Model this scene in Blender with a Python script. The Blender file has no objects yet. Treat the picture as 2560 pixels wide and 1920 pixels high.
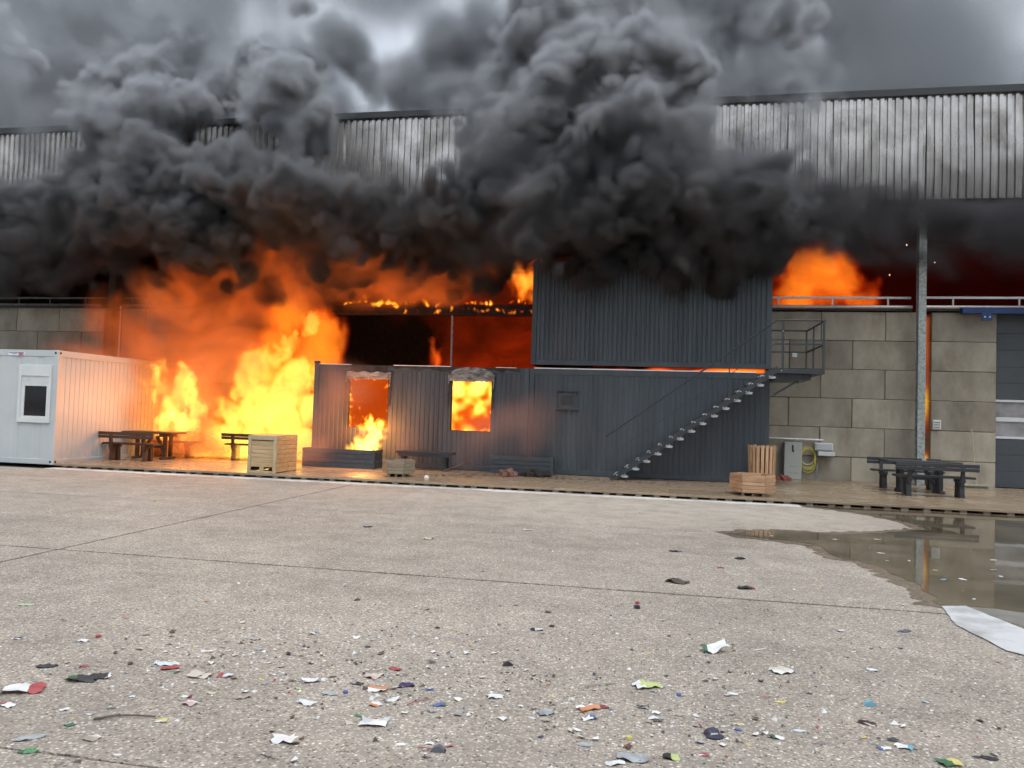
import bpy, bmesh, math, random
import numpy as np
from mathutils import Matrix, Vector

SC = bpy.context.scene
COL = SC.collection
R = math.radians

# ------------------------------------------------------------------ camera
cam = bpy.data.objects.new('camera', bpy.data.cameras.new('camera'))
COL.objects.link(cam); SC.camera = cam
_r = (0.98261067, 0.1830024, 0.03140688)
_u = (-0.0239049, -0.04305715, 0.99878658)
_f = (-0.18413263, 0.98216913, 0.03793376)
cam.matrix_world = Matrix(((_r[0], _u[0], -_f[0], 9.3357), (_r[1], _u[1], -_f[1], -19.9563),
                           (_r[2], _u[2], -_f[2], 1.6569), (0, 0, 0, 1)))
cam.data.sensor_width = 36
cam.data.lens = 1921.57 / 2560 * 36
cam.data.clip_start = .05
cam.data.clip_end = 3000

# ------------------------------------------------------------------ sky and sun (overcast)
W = bpy.data.worlds.new('World'); SC.world = W; W.use_nodes = True
nt = W.node_tree; N = nt.nodes; L = nt.links
bg = N['Background']
sky = N.new('ShaderNodeTexSky'); sky.sky_type = 'NISHITA'; sky.sun_disc = False
sky.sun_elevation = R(62); sky.sun_rotation = R(150); sky.dust_density = 2.5; sky.air_density = 1.2
skm = N.new('ShaderNodeMix'); skm.data_type = 'RGBA'; skm.blend_type = 'MULTIPLY'; skm.inputs[0].default_value = 1
skm.inputs[7].default_value = (.11, .11, .11, 1)
L.new(sky.outputs[0], skm.inputs[6])
tc = N.new('ShaderNodeTexCoord')
mp = N.new('ShaderNodeMapping'); mp.inputs['Scale'].default_value = (1.6, 1.6, 3.4)
L.new(tc.outputs['Generated'], mp.inputs[0])
nz = N.new('ShaderNodeTexNoise'); nz.inputs['Scale'].default_value = 2.2; nz.inputs['Detail'].default_value = 8; nz.inputs['Roughness'].default_value = .58
L.new(mp.outputs[0], nz.inputs[0])
cr = N.new('ShaderNodeValToRGB'); e = cr.color_ramp.elements
e[0].position = .35; e[0].color = (.60, .66, .74, 1)
e[1].position = .68; e[1].color = (1.02, 1.06, 1.12, 1)
L.new(nz.outputs[0], cr.inputs[0])
mx = N.new('ShaderNodeMix'); mx.data_type = 'RGBA'; mx.inputs[0].default_value = .8
L.new(skm.outputs[2], mx.inputs[6]); L.new(cr.outputs[0], mx.inputs[7])
# overcast sky: about three times brighter overhead than at the horizon
sz = N.new('ShaderNodeSeparateXYZ'); L.new(tc.outputs['Generated'], sz.inputs[0])
gz = N.new('ShaderNodeMapRange'); gz.inputs[1].default_value = 0; gz.inputs[2].default_value = 1; gz.inputs[3].default_value = .52; gz.inputs[4].default_value = 2.1
L.new(sz.outputs[2], gz.inputs[0]); L.new(gz.outputs[0], bg.inputs[1])
L.new(mx.outputs[2], bg.inputs[0])

sun = bpy.data.objects.new('sun', bpy.data.lights.new('sun', 'SUN')); COL.objects.link(sun)
sun.data.energy = 1.5; sun.data.angle = R(25); sun.data.color = (1, .96, .9)
sun.rotation_euler = (R(28), 0, R(30))

SC.view_settings.view_transform = 'Standard'; SC.view_settings.look = 'None'
SC.view_settings.exposure = 0; SC.view_settings.gamma = 1; SC.view_settings.use_curve_mapping = False
cy = SC.cycles
cy.use_denoising = True; cy.use_adaptive_sampling = True; cy.adaptive_threshold = .06; cy.adaptive_min_samples = 16
cy.max_bounces = 8; cy.diffuse_bounces = 3; cy.glossy_bounces = 3; cy.volume_bounces = 1; cy.volume_step_rate = 2.3
cy.transparent_max_bounces = 12; cy.sample_clamp_indirect = 6; cy.volume_max_steps = 512

# ------------------------------------------------------------------ helpers
class MB:
    def __init__(s): s.v = []; s.f = []
    def add(s, vs, fs):
        b = len(s.v); s.v += [tuple(p) for p in vs]; s.f += [tuple(b + i for i in q) for q in fs]; return s
    def box(s, x0, x1, y0, y1, z0, z1):
        return s.add([(x0, y0, z0), (x1, y0, z0), (x1, y1, z0), (x0, y1, z0), (x0, y0, z1), (x1, y0, z1), (x1, y1, z1), (x0, y1, z1)],
                     [(0, 3, 2, 1), (4, 5, 6, 7), (0, 1, 5, 4), (1, 2, 6, 5), (2, 3, 7, 6), (3, 0, 4, 7)])
    def cbox(s, x0, x1, y0, y1, z0, z1, c=.008):
        a = [(x0, x1), (y0, y1), (z0, z1)]
        bm = bmesh.new(); bmesh.ops.create_cube(bm, size=1)
        for v in bm.verts:
            v.co = Vector([(lo + hi) / 2 + v.co[i] * (hi - lo) for i, (lo, hi) in enumerate(a)])
        bmesh.ops.bevel(bm, geom=bm.edges[:], offset=c, segments=1, affect='EDGES')
        bm.verts.index_update()
        s.add([v.co for v in bm.verts], [[v.index for v in f.verts] for f in bm.faces]); bm.free(); return s
    def beam(s, p, q, w, h, up=(0, 0, 1)):
        p = Vector(p); q = Vector(q); d = (q - p).normalized(); up = Vector(up)
        if abs(d.dot(up)) > .99: up = Vector((0, 1, 0))
        sd = d.cross(up).normalized() * w / 2; u2 = sd.cross(d).normalized() * h / 2
        vs = [e + a * sd + b * u2 for e in (p, q) for a, b in ((-1, -1), (1, -1), (1, 1), (-1, 1))]
        return s.add(vs, [(0, 3, 2, 1), (4, 5, 6, 7), (0, 1, 5, 4), (1, 2, 6, 5), (2, 3, 7, 6), (3, 0, 4, 7)])
    def tube(s, pts, r, n=8, r2=None):
        pts = [Vector(p) for p in pts]; m = len(pts); vs = []; fs = []
        for i, p in enumerate(pts):
            d = (pts[min(i + 1, m - 1)] - pts[max(i - 1, 0)]).normalized()
            a = Vector((0, 0, 1)) if abs(d.z) < .9 else Vector((1, 0, 0))
            x = d.cross(a).normalized(); y = x.cross(d)
            rr = r if r2 is None else r + (r2 - r) * i / (m - 1)
            vs += [p + (x * math.cos(t) + y * math.sin(t)) * rr for t in [2 * math.pi * k / n for k in range(n)]]
        for i in range(m - 1):
            for k in range(n):
                fs.append((i * n + k, i * n + (k + 1) % n, (i + 1) * n + (k + 1) % n, (i + 1) * n + k))
        fs.append(tuple(range(n - 1, -1, -1))); fs.append(tuple(range((m - 1) * n, m * n)))
        return s.add(vs, fs)
    def prism(s, poly, z0, z1):
        n = len(poly)
        vs = [(x, y, z0) for x, y in poly] + [(x, y, z1) for x, y in poly]
        fs = [tuple(range(n - 1, -1, -1)), tuple(range(n, 2 * n))] + [(i, (i + 1) % n, n + (i + 1) % n, n + i) for i in range(n)]
        return s.add(vs, fs)
    def slabx(s, poly, x0, x1):          # polygon in (y, z) pushed along x
        n = len(poly)
        vs = [(x0, y, z) for y, z in poly] + [(x1, y, z) for y, z in poly]
        fs = [tuple(range(n)), tuple(range(2 * n - 1, n - 1, -1))] + [(i, n + i, n + (i + 1) % n, (i + 1) % n) for i in range(n)]
        return s.add(vs, fs)
    def slaby(s, poly, y0, y1):          # polygon in (x, z) pushed along y
        n = len(poly)
        vs = [(x, y0, z) for x, z in poly] + [(x, y1, z) for x, z in poly]
        fs = [tuple(range(n)), tuple(range(2 * n - 1, n - 1, -1))] + [(i, n + i, n + (i + 1) % n, (i + 1) % n) for i in range(n)]
        return s.add(vs, fs)
    def corr(s, a0, a1, z0, z1, base, pitch, depth, holes=(), axis='x', flat=.55, slope=.12):
        """corrugated sheet: ribs run vertically, proud towards -y (axis x) or +x (axis y)"""
        xs = []; a = a0; k = 0
        while a < a1 - 1e-6:
            for t, d in ((0, 0), (slope * pitch, 1), ((slope + flat) * pitch, 1), ((2 * slope + flat) * pitch, 0)):
                if a + t < a1: xs.append((a + t, d * depth))
            a += pitch
        xs.append((a1, xs[-1][1] if xs else 0))
        for (ha, hb, _, _) in holes:
            for h in (ha, hb):
                if all(abs(h - x) > 1e-4 for x, _ in xs):
                    j = max(i for i, (x, _) in enumerate(xs) if x < h)
                    t = (h - xs[j][0]) / (xs[j + 1][0] - xs[j][0]); xs.insert(j + 1, (h, xs[j][1] + t * (xs[j + 1][1] - xs[j][1])))
        def pt(x, d, z): return (x, base - d, z) if axis == 'x' else (base + d, x, z)
        for (xa, da), (xb, db) in zip(xs, xs[1:]):
            xm = (xa + xb) / 2; segs = [(z0, z1)]
            for (ha, hb, hc, hd) in holes:
                if ha < xm < hb:
                    segs = [q for lo, hi in segs for q in ((lo, min(hi, hc)), (max(lo, hd), hi)) if q[1] - q[0] > 1e-4]
            for lo, hi in segs:
                s.add([pt(xa, da, lo), pt(xb, db, lo), pt(xb, db, hi), pt(xa, da, hi)], [(0, 1, 2, 3)])
        return s
    def mesh(s, name, mat, smooth=False):
        me = bpy.data.meshes.new(name); me.from_pydata(s.v, [], s.f); me.update()
        if mat is not None: me.materials.append(mat)
        if smooth: me.polygons.foreach_set('use_smooth', [True] * len(me.polygons))
        return me

def obj(name, mb, mat=None, parent=None, loc=(0, 0, 0), rot=(0, 0, 0), smooth=False, **props):
    me = mb.mesh(name, mat, smooth) if isinstance(mb, MB) else mb
    o = bpy.data.objects.new(name, me); COL.objects.link(o); o.location = loc; o.rotation_euler = rot
    if parent is not None: o.parent = parent
    for k, v in props.items(): o[k] = v
    return o
def thing(name, label, cat, loc=(0, 0, 0), rz=0, group=None):
    o = bpy.data.objects.new(name, None); COL.objects.link(o); o.location = loc; o.rotation_euler = (0, 0, rz)
    o.empty_display_size = .2; o['label'] = label; o['category'] = cat
    if group: o['group'] = group
    return o
def copy_thing(o, loc, rz, label, group=None, skip=()):
    c = o.copy(); COL.objects.link(c); c.location = loc; c.rotation_euler = (0, 0, rz); c['label'] = label
    if group: c['group'] = group
    for ch in list(o.children):
        d = ch.copy(); COL.objects.link(d); d.parent = c
        for g in list(ch.children):
            h = g.copy(); COL.objects.link(h); h.parent = d
    return c

# ------------------------------------------------------------------ materials
def newmat(name):
    m = bpy.data.materials.new(name); m.use_nodes = True
    return m, m.node_tree.nodes, m.node_tree.links, m.node_tree.nodes['Principled BSDF']
def pm(name, c1, c2=None, scale=3., rough=.6, metal=0., bump=0., stretch=(1, 1, 1), detail=6., rand=.0, rough2=None, spec=.5, lo=.35, hi=.65, bscale=None, c3=None):
    """two-tone noise material; rand varies brightness from object to object"""
    m, N, L, p = newmat(name)
    p.inputs['Roughness'].default_value = rough; p.inputs['Metallic'].default_value = metal; p.inputs['Specular IOR Level'].default_value = spec
    t = N.new('ShaderNodeTexCoord'); mp = N.new('ShaderNodeMapping'); mp.inputs['Scale'].default_value = stretch
    oi = N.new('ShaderNodeObjectInfo'); ad = N.new('ShaderNodeVectorMath'); ad.operation = 'MULTIPLY_ADD'
    ad.inputs[1].default_value = (37, 37, 37)
    L.new(oi.outputs['Random'], ad.inputs[0]); L.new(t.outputs['Object'], ad.inputs[2]); L.new(ad.outputs[0], mp.inputs[0])
    n = N.new('ShaderNodeTexNoise'); n.inputs['Scale'].default_value = scale; n.inputs['Detail'].default_value = detail; n.inputs['Roughness'].default_value = .62
    L.new(mp.outputs[0], n.inputs[0])
    r = N.new('ShaderNodeValToRGB'); e = r.color_ramp.elements
    e[0].position = lo; e[0].color = (*c1, 1); e[1].position = hi; e[1].color = (*(c2 or c1), 1)
    if c3: q = r.color_ramp.elements.new(min(.98, hi + .12)); q.color = (*c3, 1)
    L.new(n.outputs[0], r.inputs[0]); col = r.outputs[0]
    if rand:
        hs = N.new('ShaderNodeHueSaturation'); mr = N.new('ShaderNodeMapRange'); mr.inputs[3].default_value = 1 - rand; mr.inputs[4].default_value = 1 + rand
        L.new(oi.outputs['Random'], mr.inputs[0]); L.new(mr.outputs[0], hs.inputs['Value']); L.new(col, hs.inputs['Color']); col = hs.outputs[0]
    L.new(col, p.inputs['Base Color'])
    if rough2 is not None:
        mr = N.new('ShaderNodeMapRange'); mr.inputs[1].default_value = .35; mr.inputs[2].default_value = .65; mr.inputs[3].default_value = rough; mr.inputs[4].default_value = rough2
        L.new(n.outputs[0], mr.inputs[0]); L.new(mr.outputs[0], p.inputs['Roughness'])
    if bump:
        b = N.new('ShaderNodeBump'); b.inputs['Strength'].default_value = bump; b.inputs['Distance'].default_value = .01
        n2 = N.new('ShaderNodeTexNoise'); n2.inputs['Scale'].default_value = bscale or scale * 6; n2.inputs['Detail'].default_value = 4
        L.new(mp.outputs[0], n2.inputs[0]); L.new(n2.outputs[0], b.inputs['Height']); L.new(b.outputs[0], p.inputs['Normal'])
    return m

def aggregate(name, wet=False):
    m, N, L, p = newmat(name)
    t = N.new('ShaderNodeTexCoord')
    def vor(s):
        v = N.new('ShaderNodeTexVoronoi'); v.inputs['Scale'].default_value = s; v.inputs['Randomness'].default_value = 1; L.new(t.outputs['Object'], v.inputs[0]); return v
    def noi(s, d=4):
        n = N.new('ShaderNodeTexNoise'); n.inputs['Scale'].default_value = s; n.inputs['Detail'].default_value = d; L.new(t.outputs['Object'], n.inputs[0]); return n
    v = vor(60); v2 = vor(130)
    sep = N.new('ShaderNodeSeparateColor'); L.new(v.outputs['Color'], sep.inputs[0])
    r = N.new('ShaderNodeValToRGB'); r.color_ramp.interpolation = 'CONSTANT'; els = r.color_ramp.elements
    pal = [(0, (.13, .105, .08)), (.12, (.27, .225, .17)), (.3, (.41, .35, .27)), (.5, (.31, .27, .215)), (.66, (.47, .41, .325)), (.83, (.41, .325, .235)), (.955, (.64, .59, .51))]
    els[0].position = 0; els[0].color = (*pal[0][1], 1); els[1].position = pal[1][0]; els[1].color = (*pal[1][1], 1)
    for q, c in pal[2:]:
        z = els.new(q); z.color = (*c, 1)
    L.new(sep.outputs[0], r.inputs[0])
    # mortar between the pebbles
    gap = N.new('ShaderNodeMapRange'); gap.inputs[1].default_value = .38; gap.inputs[2].default_value = .62; L.new(v.outputs['Distance'], gap.inputs[0])
    mo = N.new('ShaderNodeMix'); mo.data_type = 'RGBA'; mo.inputs[7].default_value = (.27, .23, .18, 1); L.new(gap.outputs[0], mo.inputs[0]); L.new(r.outputs[0], mo.inputs[6])
    # broad wear
    n1 = noi(.45, 5); n2 = noi(2.6, 6)
    a = N.new('ShaderNodeMath'); a.operation = 'ADD'; L.new(n1.outputs[0], a.inputs[0]); L.new(n2.outputs[0], a.inputs[1])
    mpt = N.new('ShaderNodeMapping'); mpt.inputs['Scale'].default_value = (.10, 2.2, 1); mpt.inputs['Rotation'].default_value = (0, 0, .06); L.new(t.outputs['Object'], mpt.inputs[0])
    trk = N.new('ShaderNodeTexNoise'); trk.inputs['Scale'].default_value = 1; trk.inputs['Detail'].default_value = 5; trk.inputs['Roughness'].default_value = .7; L.new(mpt.outputs[0], trk.inputs[0])
    a2 = N.new('ShaderNodeMath'); a2.operation = 'MULTIPLY_ADD'; a2.inputs[1].default_value = .6; L.new(trk.outputs[0], a2.inputs[0]); L.new(a.outputs[0], a2.inputs[2])
    mr = N.new('ShaderNodeMapRange'); mr.inputs[1].default_value = 1.0; mr.inputs[2].default_value = 1.6; mr.inputs[3].default_value = .86; mr.inputs[4].default_value = 1.27; L.new(a2.outputs[0], mr.inputs[0])
    hs = N.new('ShaderNodeHueSaturation'); L.new(mr.outputs[0], hs.inputs['Value']); L.new(mo.outputs[2], hs.inputs['Color']); hs.inputs['Saturation'].default_value = .76
    # dusty, washed-out area in front of the stair
    mpd = N.new('ShaderNodeMapping'); mpd.inputs['Location'].default_value = (-9.2 / 6.5, 5.2 / 3.4, 0); mpd.inputs['Scale'].default_value = (1 / 6.5, 1 / 3.4, 1); L.new(t.outputs['Object'], mpd.inputs[0])
    gd = N.new('ShaderNodeTexGradient'); gd.gradient_type = 'SPHERICAL'; L.new(mpd.outputs[0], gd.inputs[0])
    du = N.new('ShaderNodeMath'); du.operation = 'MULTIPLY'; L.new(gd.outputs['Fac'], du.inputs[0]); L.new(n2.outputs[0], du.inputs[1])
    dm = N.new('ShaderNodeMix'); dm.data_type = 'RGBA'; dm.inputs[7].default_value = (.56, .515, .44, 1); L.new(du.outputs[0], dm.inputs[0]); L.new(hs.outputs[0], dm.inputs[6])
    L.new(hs.outputs[0] if wet else dm.outputs[2], p.inputs['Base Color'])
    p.inputs['Roughness'].default_value = .85
    if wet:
        hs.inputs['Saturation'].default_value = 1.15; mr.inputs[3].default_value = .45; mr.inputs[4].default_value = .78; p.inputs['Roughness'].default_value = .22
    b = N.new('ShaderNodeBump'); b.inputs['Strength'].default_value = .25 if wet else .75; b.inputs['Distance'].default_value = .006; b.invert = True
    ad = N.new('ShaderNodeMath'); ad.operation = 'ADD'; L.new(v.outputs['Distance'], ad.inputs[0]); L.new(v2.outputs['Distance'], ad.inputs[1])
    L.new(ad.outputs[0], b.inputs['Height']); L.new(b.outputs[0], p.inputs['Normal'])
    return m

M = {}
M['agg'] = aggregate('exposed_aggregate'); M['aggwet'] = aggregate('wet_aggregate', True)
M['joint'] = pm('joint_filler', (.05, .045, .04), (.09, .08, .065), 8, .95)
M['pale'] = pm('pale_concrete', (.42, .405, .37), (.66, .645, .61), 1.6, .8, bump=.2)
M['greyslab'] = pm('damp_grey_concrete', (.15, .145, .125), (.24, .23, .20), 2.2, .45, bump=.2)
M['steelpatch'] = pm('worn_white_paint', (.30, .30, .285), (.52, .53, .535), 3.5, .6, bump=.3, lo=.3, hi=.55)
M['sheet'] = pm('deck_sheet', (.22, .165, .11), (.36, .275, .185), 1.1, .42, rough2=.16, bump=.15, rand=.10, stretch=(.5, 1, 1), bscale=30)
M['bearer'] = pm('bearer_timber', (.16, .135, .105), (.28, .24, .19), 6, .8)
M['dark'] = pm('dark_void', (.012, .011, .010), (.02, .018, .016), 2, .95)
M['block'] = pm('cast_block', (.21, .185, .145), (.40, .365, .295), 1.3, .9, bump=.4, rand=.22, stretch=(1.3, 1, .7), detail=10, bscale=34, lo=.27, hi=.66)
M['anth'] = pm('anthracite_paint', (.046, .058, .069), (.074, .092, .108), 1.0, .42, rand=.06, spec=.4, rough2=.34, stretch=(4, 1, .35), detail=8, lo=.3, hi=.7)
M['anthsoot'] = pm('anthracite_paint_smoked', (.045, .052, .062), (.08, .092, .105), 1.0, .5, stretch=(4, 1, .35), detail=8)
M['anthrail'] = pm('anthracite_steel', (.035, .043, .05), (.05, .06, .068), 3, .4, metal=.2)
M['whitepaint'] = pm('white_container_paint', (.45, .495, .515), (.50, .54, .56), .8, .42)
M['whiteframe'] = pm('white_plastic', (.58, .625, .63), (.64, .68, .69), 2, .35)
M['whiteedge'] = pm('white_edge', (.78, .78, .76), (.86, .86, .84), 4, .5)
def cladding():
    m, N, L, p = newmat('galvanised_cladding'); p.inputs['Metallic'].default_value = .8
    t = N.new('ShaderNodeTexCoord'); oi = N.new('ShaderNodeObjectInfo'); ad = N.new('ShaderNodeVectorMath'); ad.operation = 'MULTIPLY_ADD'; ad.inputs[1].default_value = (37, 37, 37)
    L.new(oi.outputs['Random'], ad.inputs[0]); L.new(t.outputs['Object'], ad.inputs[2])
    n = N.new('ShaderNodeTexNoise'); n.inputs['Scale'].default_value = .9; n.inputs['Detail'].default_value = 6; n.inputs['Distortion'].default_value = .6; L.new(ad.outputs[0], n.inputs[0])
    mp = N.new('ShaderNodeMapping'); mp.inputs['Scale'].default_value = (14, 14, .5); L.new(ad.outputs[0], mp.inputs[0])
    n2 = N.new('ShaderNodeTexNoise'); n2.inputs['Scale'].default_value = 1; n2.inputs['Detail'].default_value = 4; L.new(mp.outputs[0], n2.inputs[0])
    r = N.new('ShaderNodeValToRGB'); e = r.color_ramp.elements; e[0].position = .34; e[0].color = (.32, .30, .275, 1); e[1].position = .70; e[1].color = (.72, .70, .67, 1); L.new(n.outputs[0], r.inputs[0])
    # soot and heat tarnish creeping up from the lower edge, in streaks
    sx = N.new('ShaderNodeSeparateXYZ'); L.new(t.outputs['Object'], sx.inputs[0])
    k = N.new('ShaderNodeMath'); k.operation = 'MULTIPLY_ADD'; k.inputs[1].default_value = 2.2; L.new(n2.outputs[0], k.inputs[0]); L.new(sx.outputs[2], k.inputs[2])
    mr = N.new('ShaderNodeMapRange'); mr.inputs[1].default_value = .9; mr.inputs[2].default_value = 2.7; mr.inputs[3].default_value = .75; mr.inputs[4].default_value = 0; L.new(k.outputs[0], mr.inputs[0])
    mx = N.new('ShaderNodeMix'); mx.data_type = 'RGBA'; L.new(mr.outputs[0], mx.inputs[0]); L.new(r.outputs[0], mx.inputs[6]); mx.inputs[7].default_value = (.10, .095, .09, 1)
    L.new(mx.outputs[2], p.inputs['Base Color'])
    rr = N.new('ShaderNodeMapRange'); rr.inputs[1].default_value = 0; rr.inputs[2].default_value = .75; rr.inputs[3].default_value = .24; rr.inputs[4].default_value = .5; L.new(mr.outputs[0], rr.inputs[0]); L.new(rr.outputs[0], p.inputs['Roughness'])
    return m
M['clad'] = cladding()
M['fascia'] = pm('dark_fascia', (.02, .024, .027), (.035, .04, .043), 1, .45)
M['galv'] = pm('galvanised_steel', (.26, .30, .29), (.48, .52, .51), 14, .5, metal=.5, detail=2)
M['tube'] = pm('bright_tube', (.55, .56, .56), (.7, .7, .69), 8, .35, metal=.5)
M['dullrail'] = pm('dull_rail', (.07, .066, .062), (.13, .125, .12), 6, .6, metal=.3)
M['sooty'] = pm('sooty_steel', (.02, .017, .015), (.05, .04, .035), 5, .7)
M['blue'] = pm('blue_paint', (.012, .04, .14), (.018, .055, .18), 3, .45)
M['door'] = pm('door_panel', (.055, .066, .076), (.072, .084, .094), .8, .5)
M['doorwin'] = pm('scratched_acrylic', (.16, .16, .17), (.34, .335, .35), 1.8, .3, detail=9)
M['glass'] = pm('dark_glass', (.012, .012, .013), (.02, .02, .022), 1, .06)
M['glass2'] = pm('toilet_glass', (.03, .035, .032), (.06, .065, .06), 9, .15)
M['pine'] = pm('pine_boards', (.36, .255, .135), (.52, .395, .225), 3.5, .7, bump=.2, rand=.12, stretch=(.6, 2, 6), detail=5)
M['pineend'] = pm('pine_frame', (.36, .30, .185), (.48, .40, .26), 5, .75, bump=.2, stretch=(2, 2, .5))
M['larch'] = pm('larch_slats', (.36, .21, .115), (.54, .35, .21), 5, .65, bump=.2, rand=.14, stretch=(3, 3, .5))
M['larchh'] = pm('larch_boards', (.34, .20, .11), (.52, .33, .195), 4, .65, bump=.2, rand=.14, stretch=(.7, .7, 5))
M['greyhex'] = pm('weathered_boards', (.20, .17, .115), (.31, .265, .19), 4, .75, bump=.2, rand=.10, stretch=(.7, .7, 5))
M['brown'] = pm('brown_stained_timber', (.045, .024, .015), (.085, .045, .027), 4, .6, bump=.2, stretch=(.5, 3, 3))
M['black'] = pm('black_stained_timber', (.022, .024, .028), (.042, .046, .052), 4, .45, bump=.2, stretch=(.5, 3, 3))
M['char'] = pm('charred', (.008, .007, .006), (.03, .026, .023), 9, .9, bump=.6)
M['rust'] = pm('scorched_rag', (.10, .045, .035), (.26, .15, .12), 7, .8, bump=.4)
M['ash'] = pm('ash_burnt_shutter', (.07, .065, .06), (.42, .40, .375), 4, .85, bump=.4, detail=8, stretch=(1.2, 1, 3.5), lo=.36, hi=.66)
M['scorch'] = pm('blistered_paint', (.016, .015, .014), (.055, .05, .046), 6, .8, bump=.3)
M['cab'] = pm('grey_cabinet', (.36, .385, .365), (.42, .445, .42), 1.5, .5)
M['hose'] = pm('yellow_hose', (.50, .44, .06), (.62, .56, .12), 6, .5)
M['cable'] = pm('grey_cable', (.20, .20, .22), (.28, .28, .3), 5, .5)
M['alu'] = pm('tread_galvanised', (.34, .36, .37), (.60, .62, .63), 18, .4, metal=.3)
M['bolt'] = pm('bright_bolt', (.8, .8, .8), (.9, .9, .9), 5, .3, metal=.3)
M['louvre'] = pm('white_louvre', (.68, .7, .7), (.76, .78, .78), 3, .5)
M['broom'] = pm('broom_stick', (.35, .30, .22), (.45, .39, .3), 6, .6)
M['bristle'] = pm('green_bristle', (.05, .075, .055), (.10, .13, .10), 30, .9)
def water():
    m, N, L, p = newmat('shallow_muddy_water')
    p.inputs['Base Color'].default_value = (.105, .088, .058, 1); p.inputs['Roughness'].default_value = .03; p.inputs['IOR'].default_value = 1.33
    p.inputs['Specular IOR Level'].default_value = .5
    t = N.new('ShaderNodeTexCoord'); n = N.new('ShaderNodeTexNoise'); n.inputs['Scale'].default_value = 5; n.inputs['Detail'].default_value = 3
    L.new(t.outputs['Object'], n.inputs[0]); b = N.new('ShaderNodeBump'); b.inputs['Strength'].default_value = .035; b.inputs['Distance'].default_value = .01
    L.new(n.outputs[0], b.inputs['Height']); L.new(b.outputs[0], p.inputs['Normal'])
    n2 = N.new('ShaderNodeTexNoise'); n2.inputs['Scale'].default_value = 1.3; n2.inputs['Detail'].default_value = 6; L.new(t.outputs['Object'], n2.inputs[0])
    r = N.new('ShaderNodeValToRGB'); r.color_ramp.elements[0].color = (.075, .062, .04, 1); r.color_ramp.elements[1].color = (.15, .125, .085, 1)
    r.color_ramp.elements[0].position = .35; r.color_ramp.elements[1].position = .65
    L.new(n2.outputs[0], r.inputs[0]); L.new(r.outputs[0], p.inputs['Base Color'])
    return m
M['water'] = water()

# ------------------------------------------------------------------ positions of smoke, fire and litter (metres)
LOW = [(-10.99, -0.0877395511662864, 6.57, 1.27), (-9.81, -0.1933048953715854, 6.98, 0.88), (-8.81, -0.46099383141826555, 6.94, 0.95), (-8.11, -0.31239183866414083, 6.65, 1.37), (-7.36, 0.21814208648683908, 6.38, 0.98), (-6.31, -0.1055815850146059, 6.84, 1.25), (-5.31, -0.055523106463421235, 7.04, 1.12), (-4.07, -0.4486284501502472, 6.22, 0.82), (-3.48, -0.3181451798712735, 6.35, 1.1), (-2.49, -0.4851862258638314, 6.35, 1.22), (-1.74, -0.09730882755706838, 7.02, 1.11), (-0.76, -0.24004588433951513, 6.76, 0.91), (0.04, -0.38076913317315536, 6.72, 1.14), (0.73, 0.13915159277050726, 6.72, 1.09), (1.6, 0.1399036208439628, 6.69, 0.77), (2.37, -0.3110446972833092, 6.5, 0.93), (3.15, -0.431339367130536, 6.06, 0.6), (3.39, 0.26081838495663956, 6.8, 1.17), (4.39, -0.05507217957288235, 6.22, 0.85), (5.02, 0.03951177190941024, 6.33, 0.75), (5.65, -0.32248915266843625, 6.52, 1.01), (6.36, 0.05377781971586393, 6.84, 1.0), (7.1, 0.13881867664488445, 6.67, 0.99), (7.85, 0.1383471088776168, 6.55, 0.71), (8.39, -0.009985756667750478, 6.33, 0.81), (8.99, 0.07894100372063706, 6.28, 1.16), (9.83, 0.07031221005325472, 6.8, 1.07), (10.6, -0.05739996816516724, 6.6, 1.08), (11.38, -0.24617772777862745, 6.1, 0.84), (11.98, -0.16385237224549565, 6.71, 0.79), (-10.05, -0.9763234152422654, 5.92, 0.68), (-8.13, -1.712325059765481, 5.69, 0.51), (-7.48, -1.4949013471388404, 6.65, 0.74), (-6.5, -1.0712019290234776, 5.96, 0.4), (-5.4, -1.6418585030836936, 6.82, 0.56), (-4.55, -1.7937379488012428, 6.73, 0.76), (-3.84, -1.4528766784256266, 7.1, 0.99), (-2.45, -1.7048404784030138, 7.3, 0.5), (-2.19, -1.0102717114904527, 6.49, 0.68), (-1.24, -1.2330069561461192, 6.93, 0.75), (-0.39, -1.106345472241344, 7.07, 0.97), (0.84, -1.162533017209773, 6.76, 0.69), (1.7, -1.202686517641199, 6.64, 0.74), (2.76, -1.7509616891844504, 7.13, 0.44), (3.34, -1.8510344182470504, 6.92, 0.55), (3.76, -1.0139248385696469, 6.74, 0.58), (4.56, -1.483258266855231, 6.84, 0.63), (5.2, -0.9590419176904057, 6.55, 0.83), (6.26, -1.55836599002583, 6.46, 0.63), (6.91, -1.0289862881587841, 7.06, 0.89), (7.96, -1.365006985252292, 6.46, 0.7), (8.76, -1.849549586341979, 6.54, 0.58), (9.42, -1.4228255240971843, 6.61, 0.44), (9.9, -1.3431161893016639, 7.1, 0.85), (10.88, -1.1704213758722752, 6.58, 0.67), (11.6, -1.4082161203915333, 6.54, 0.68)]
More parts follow.
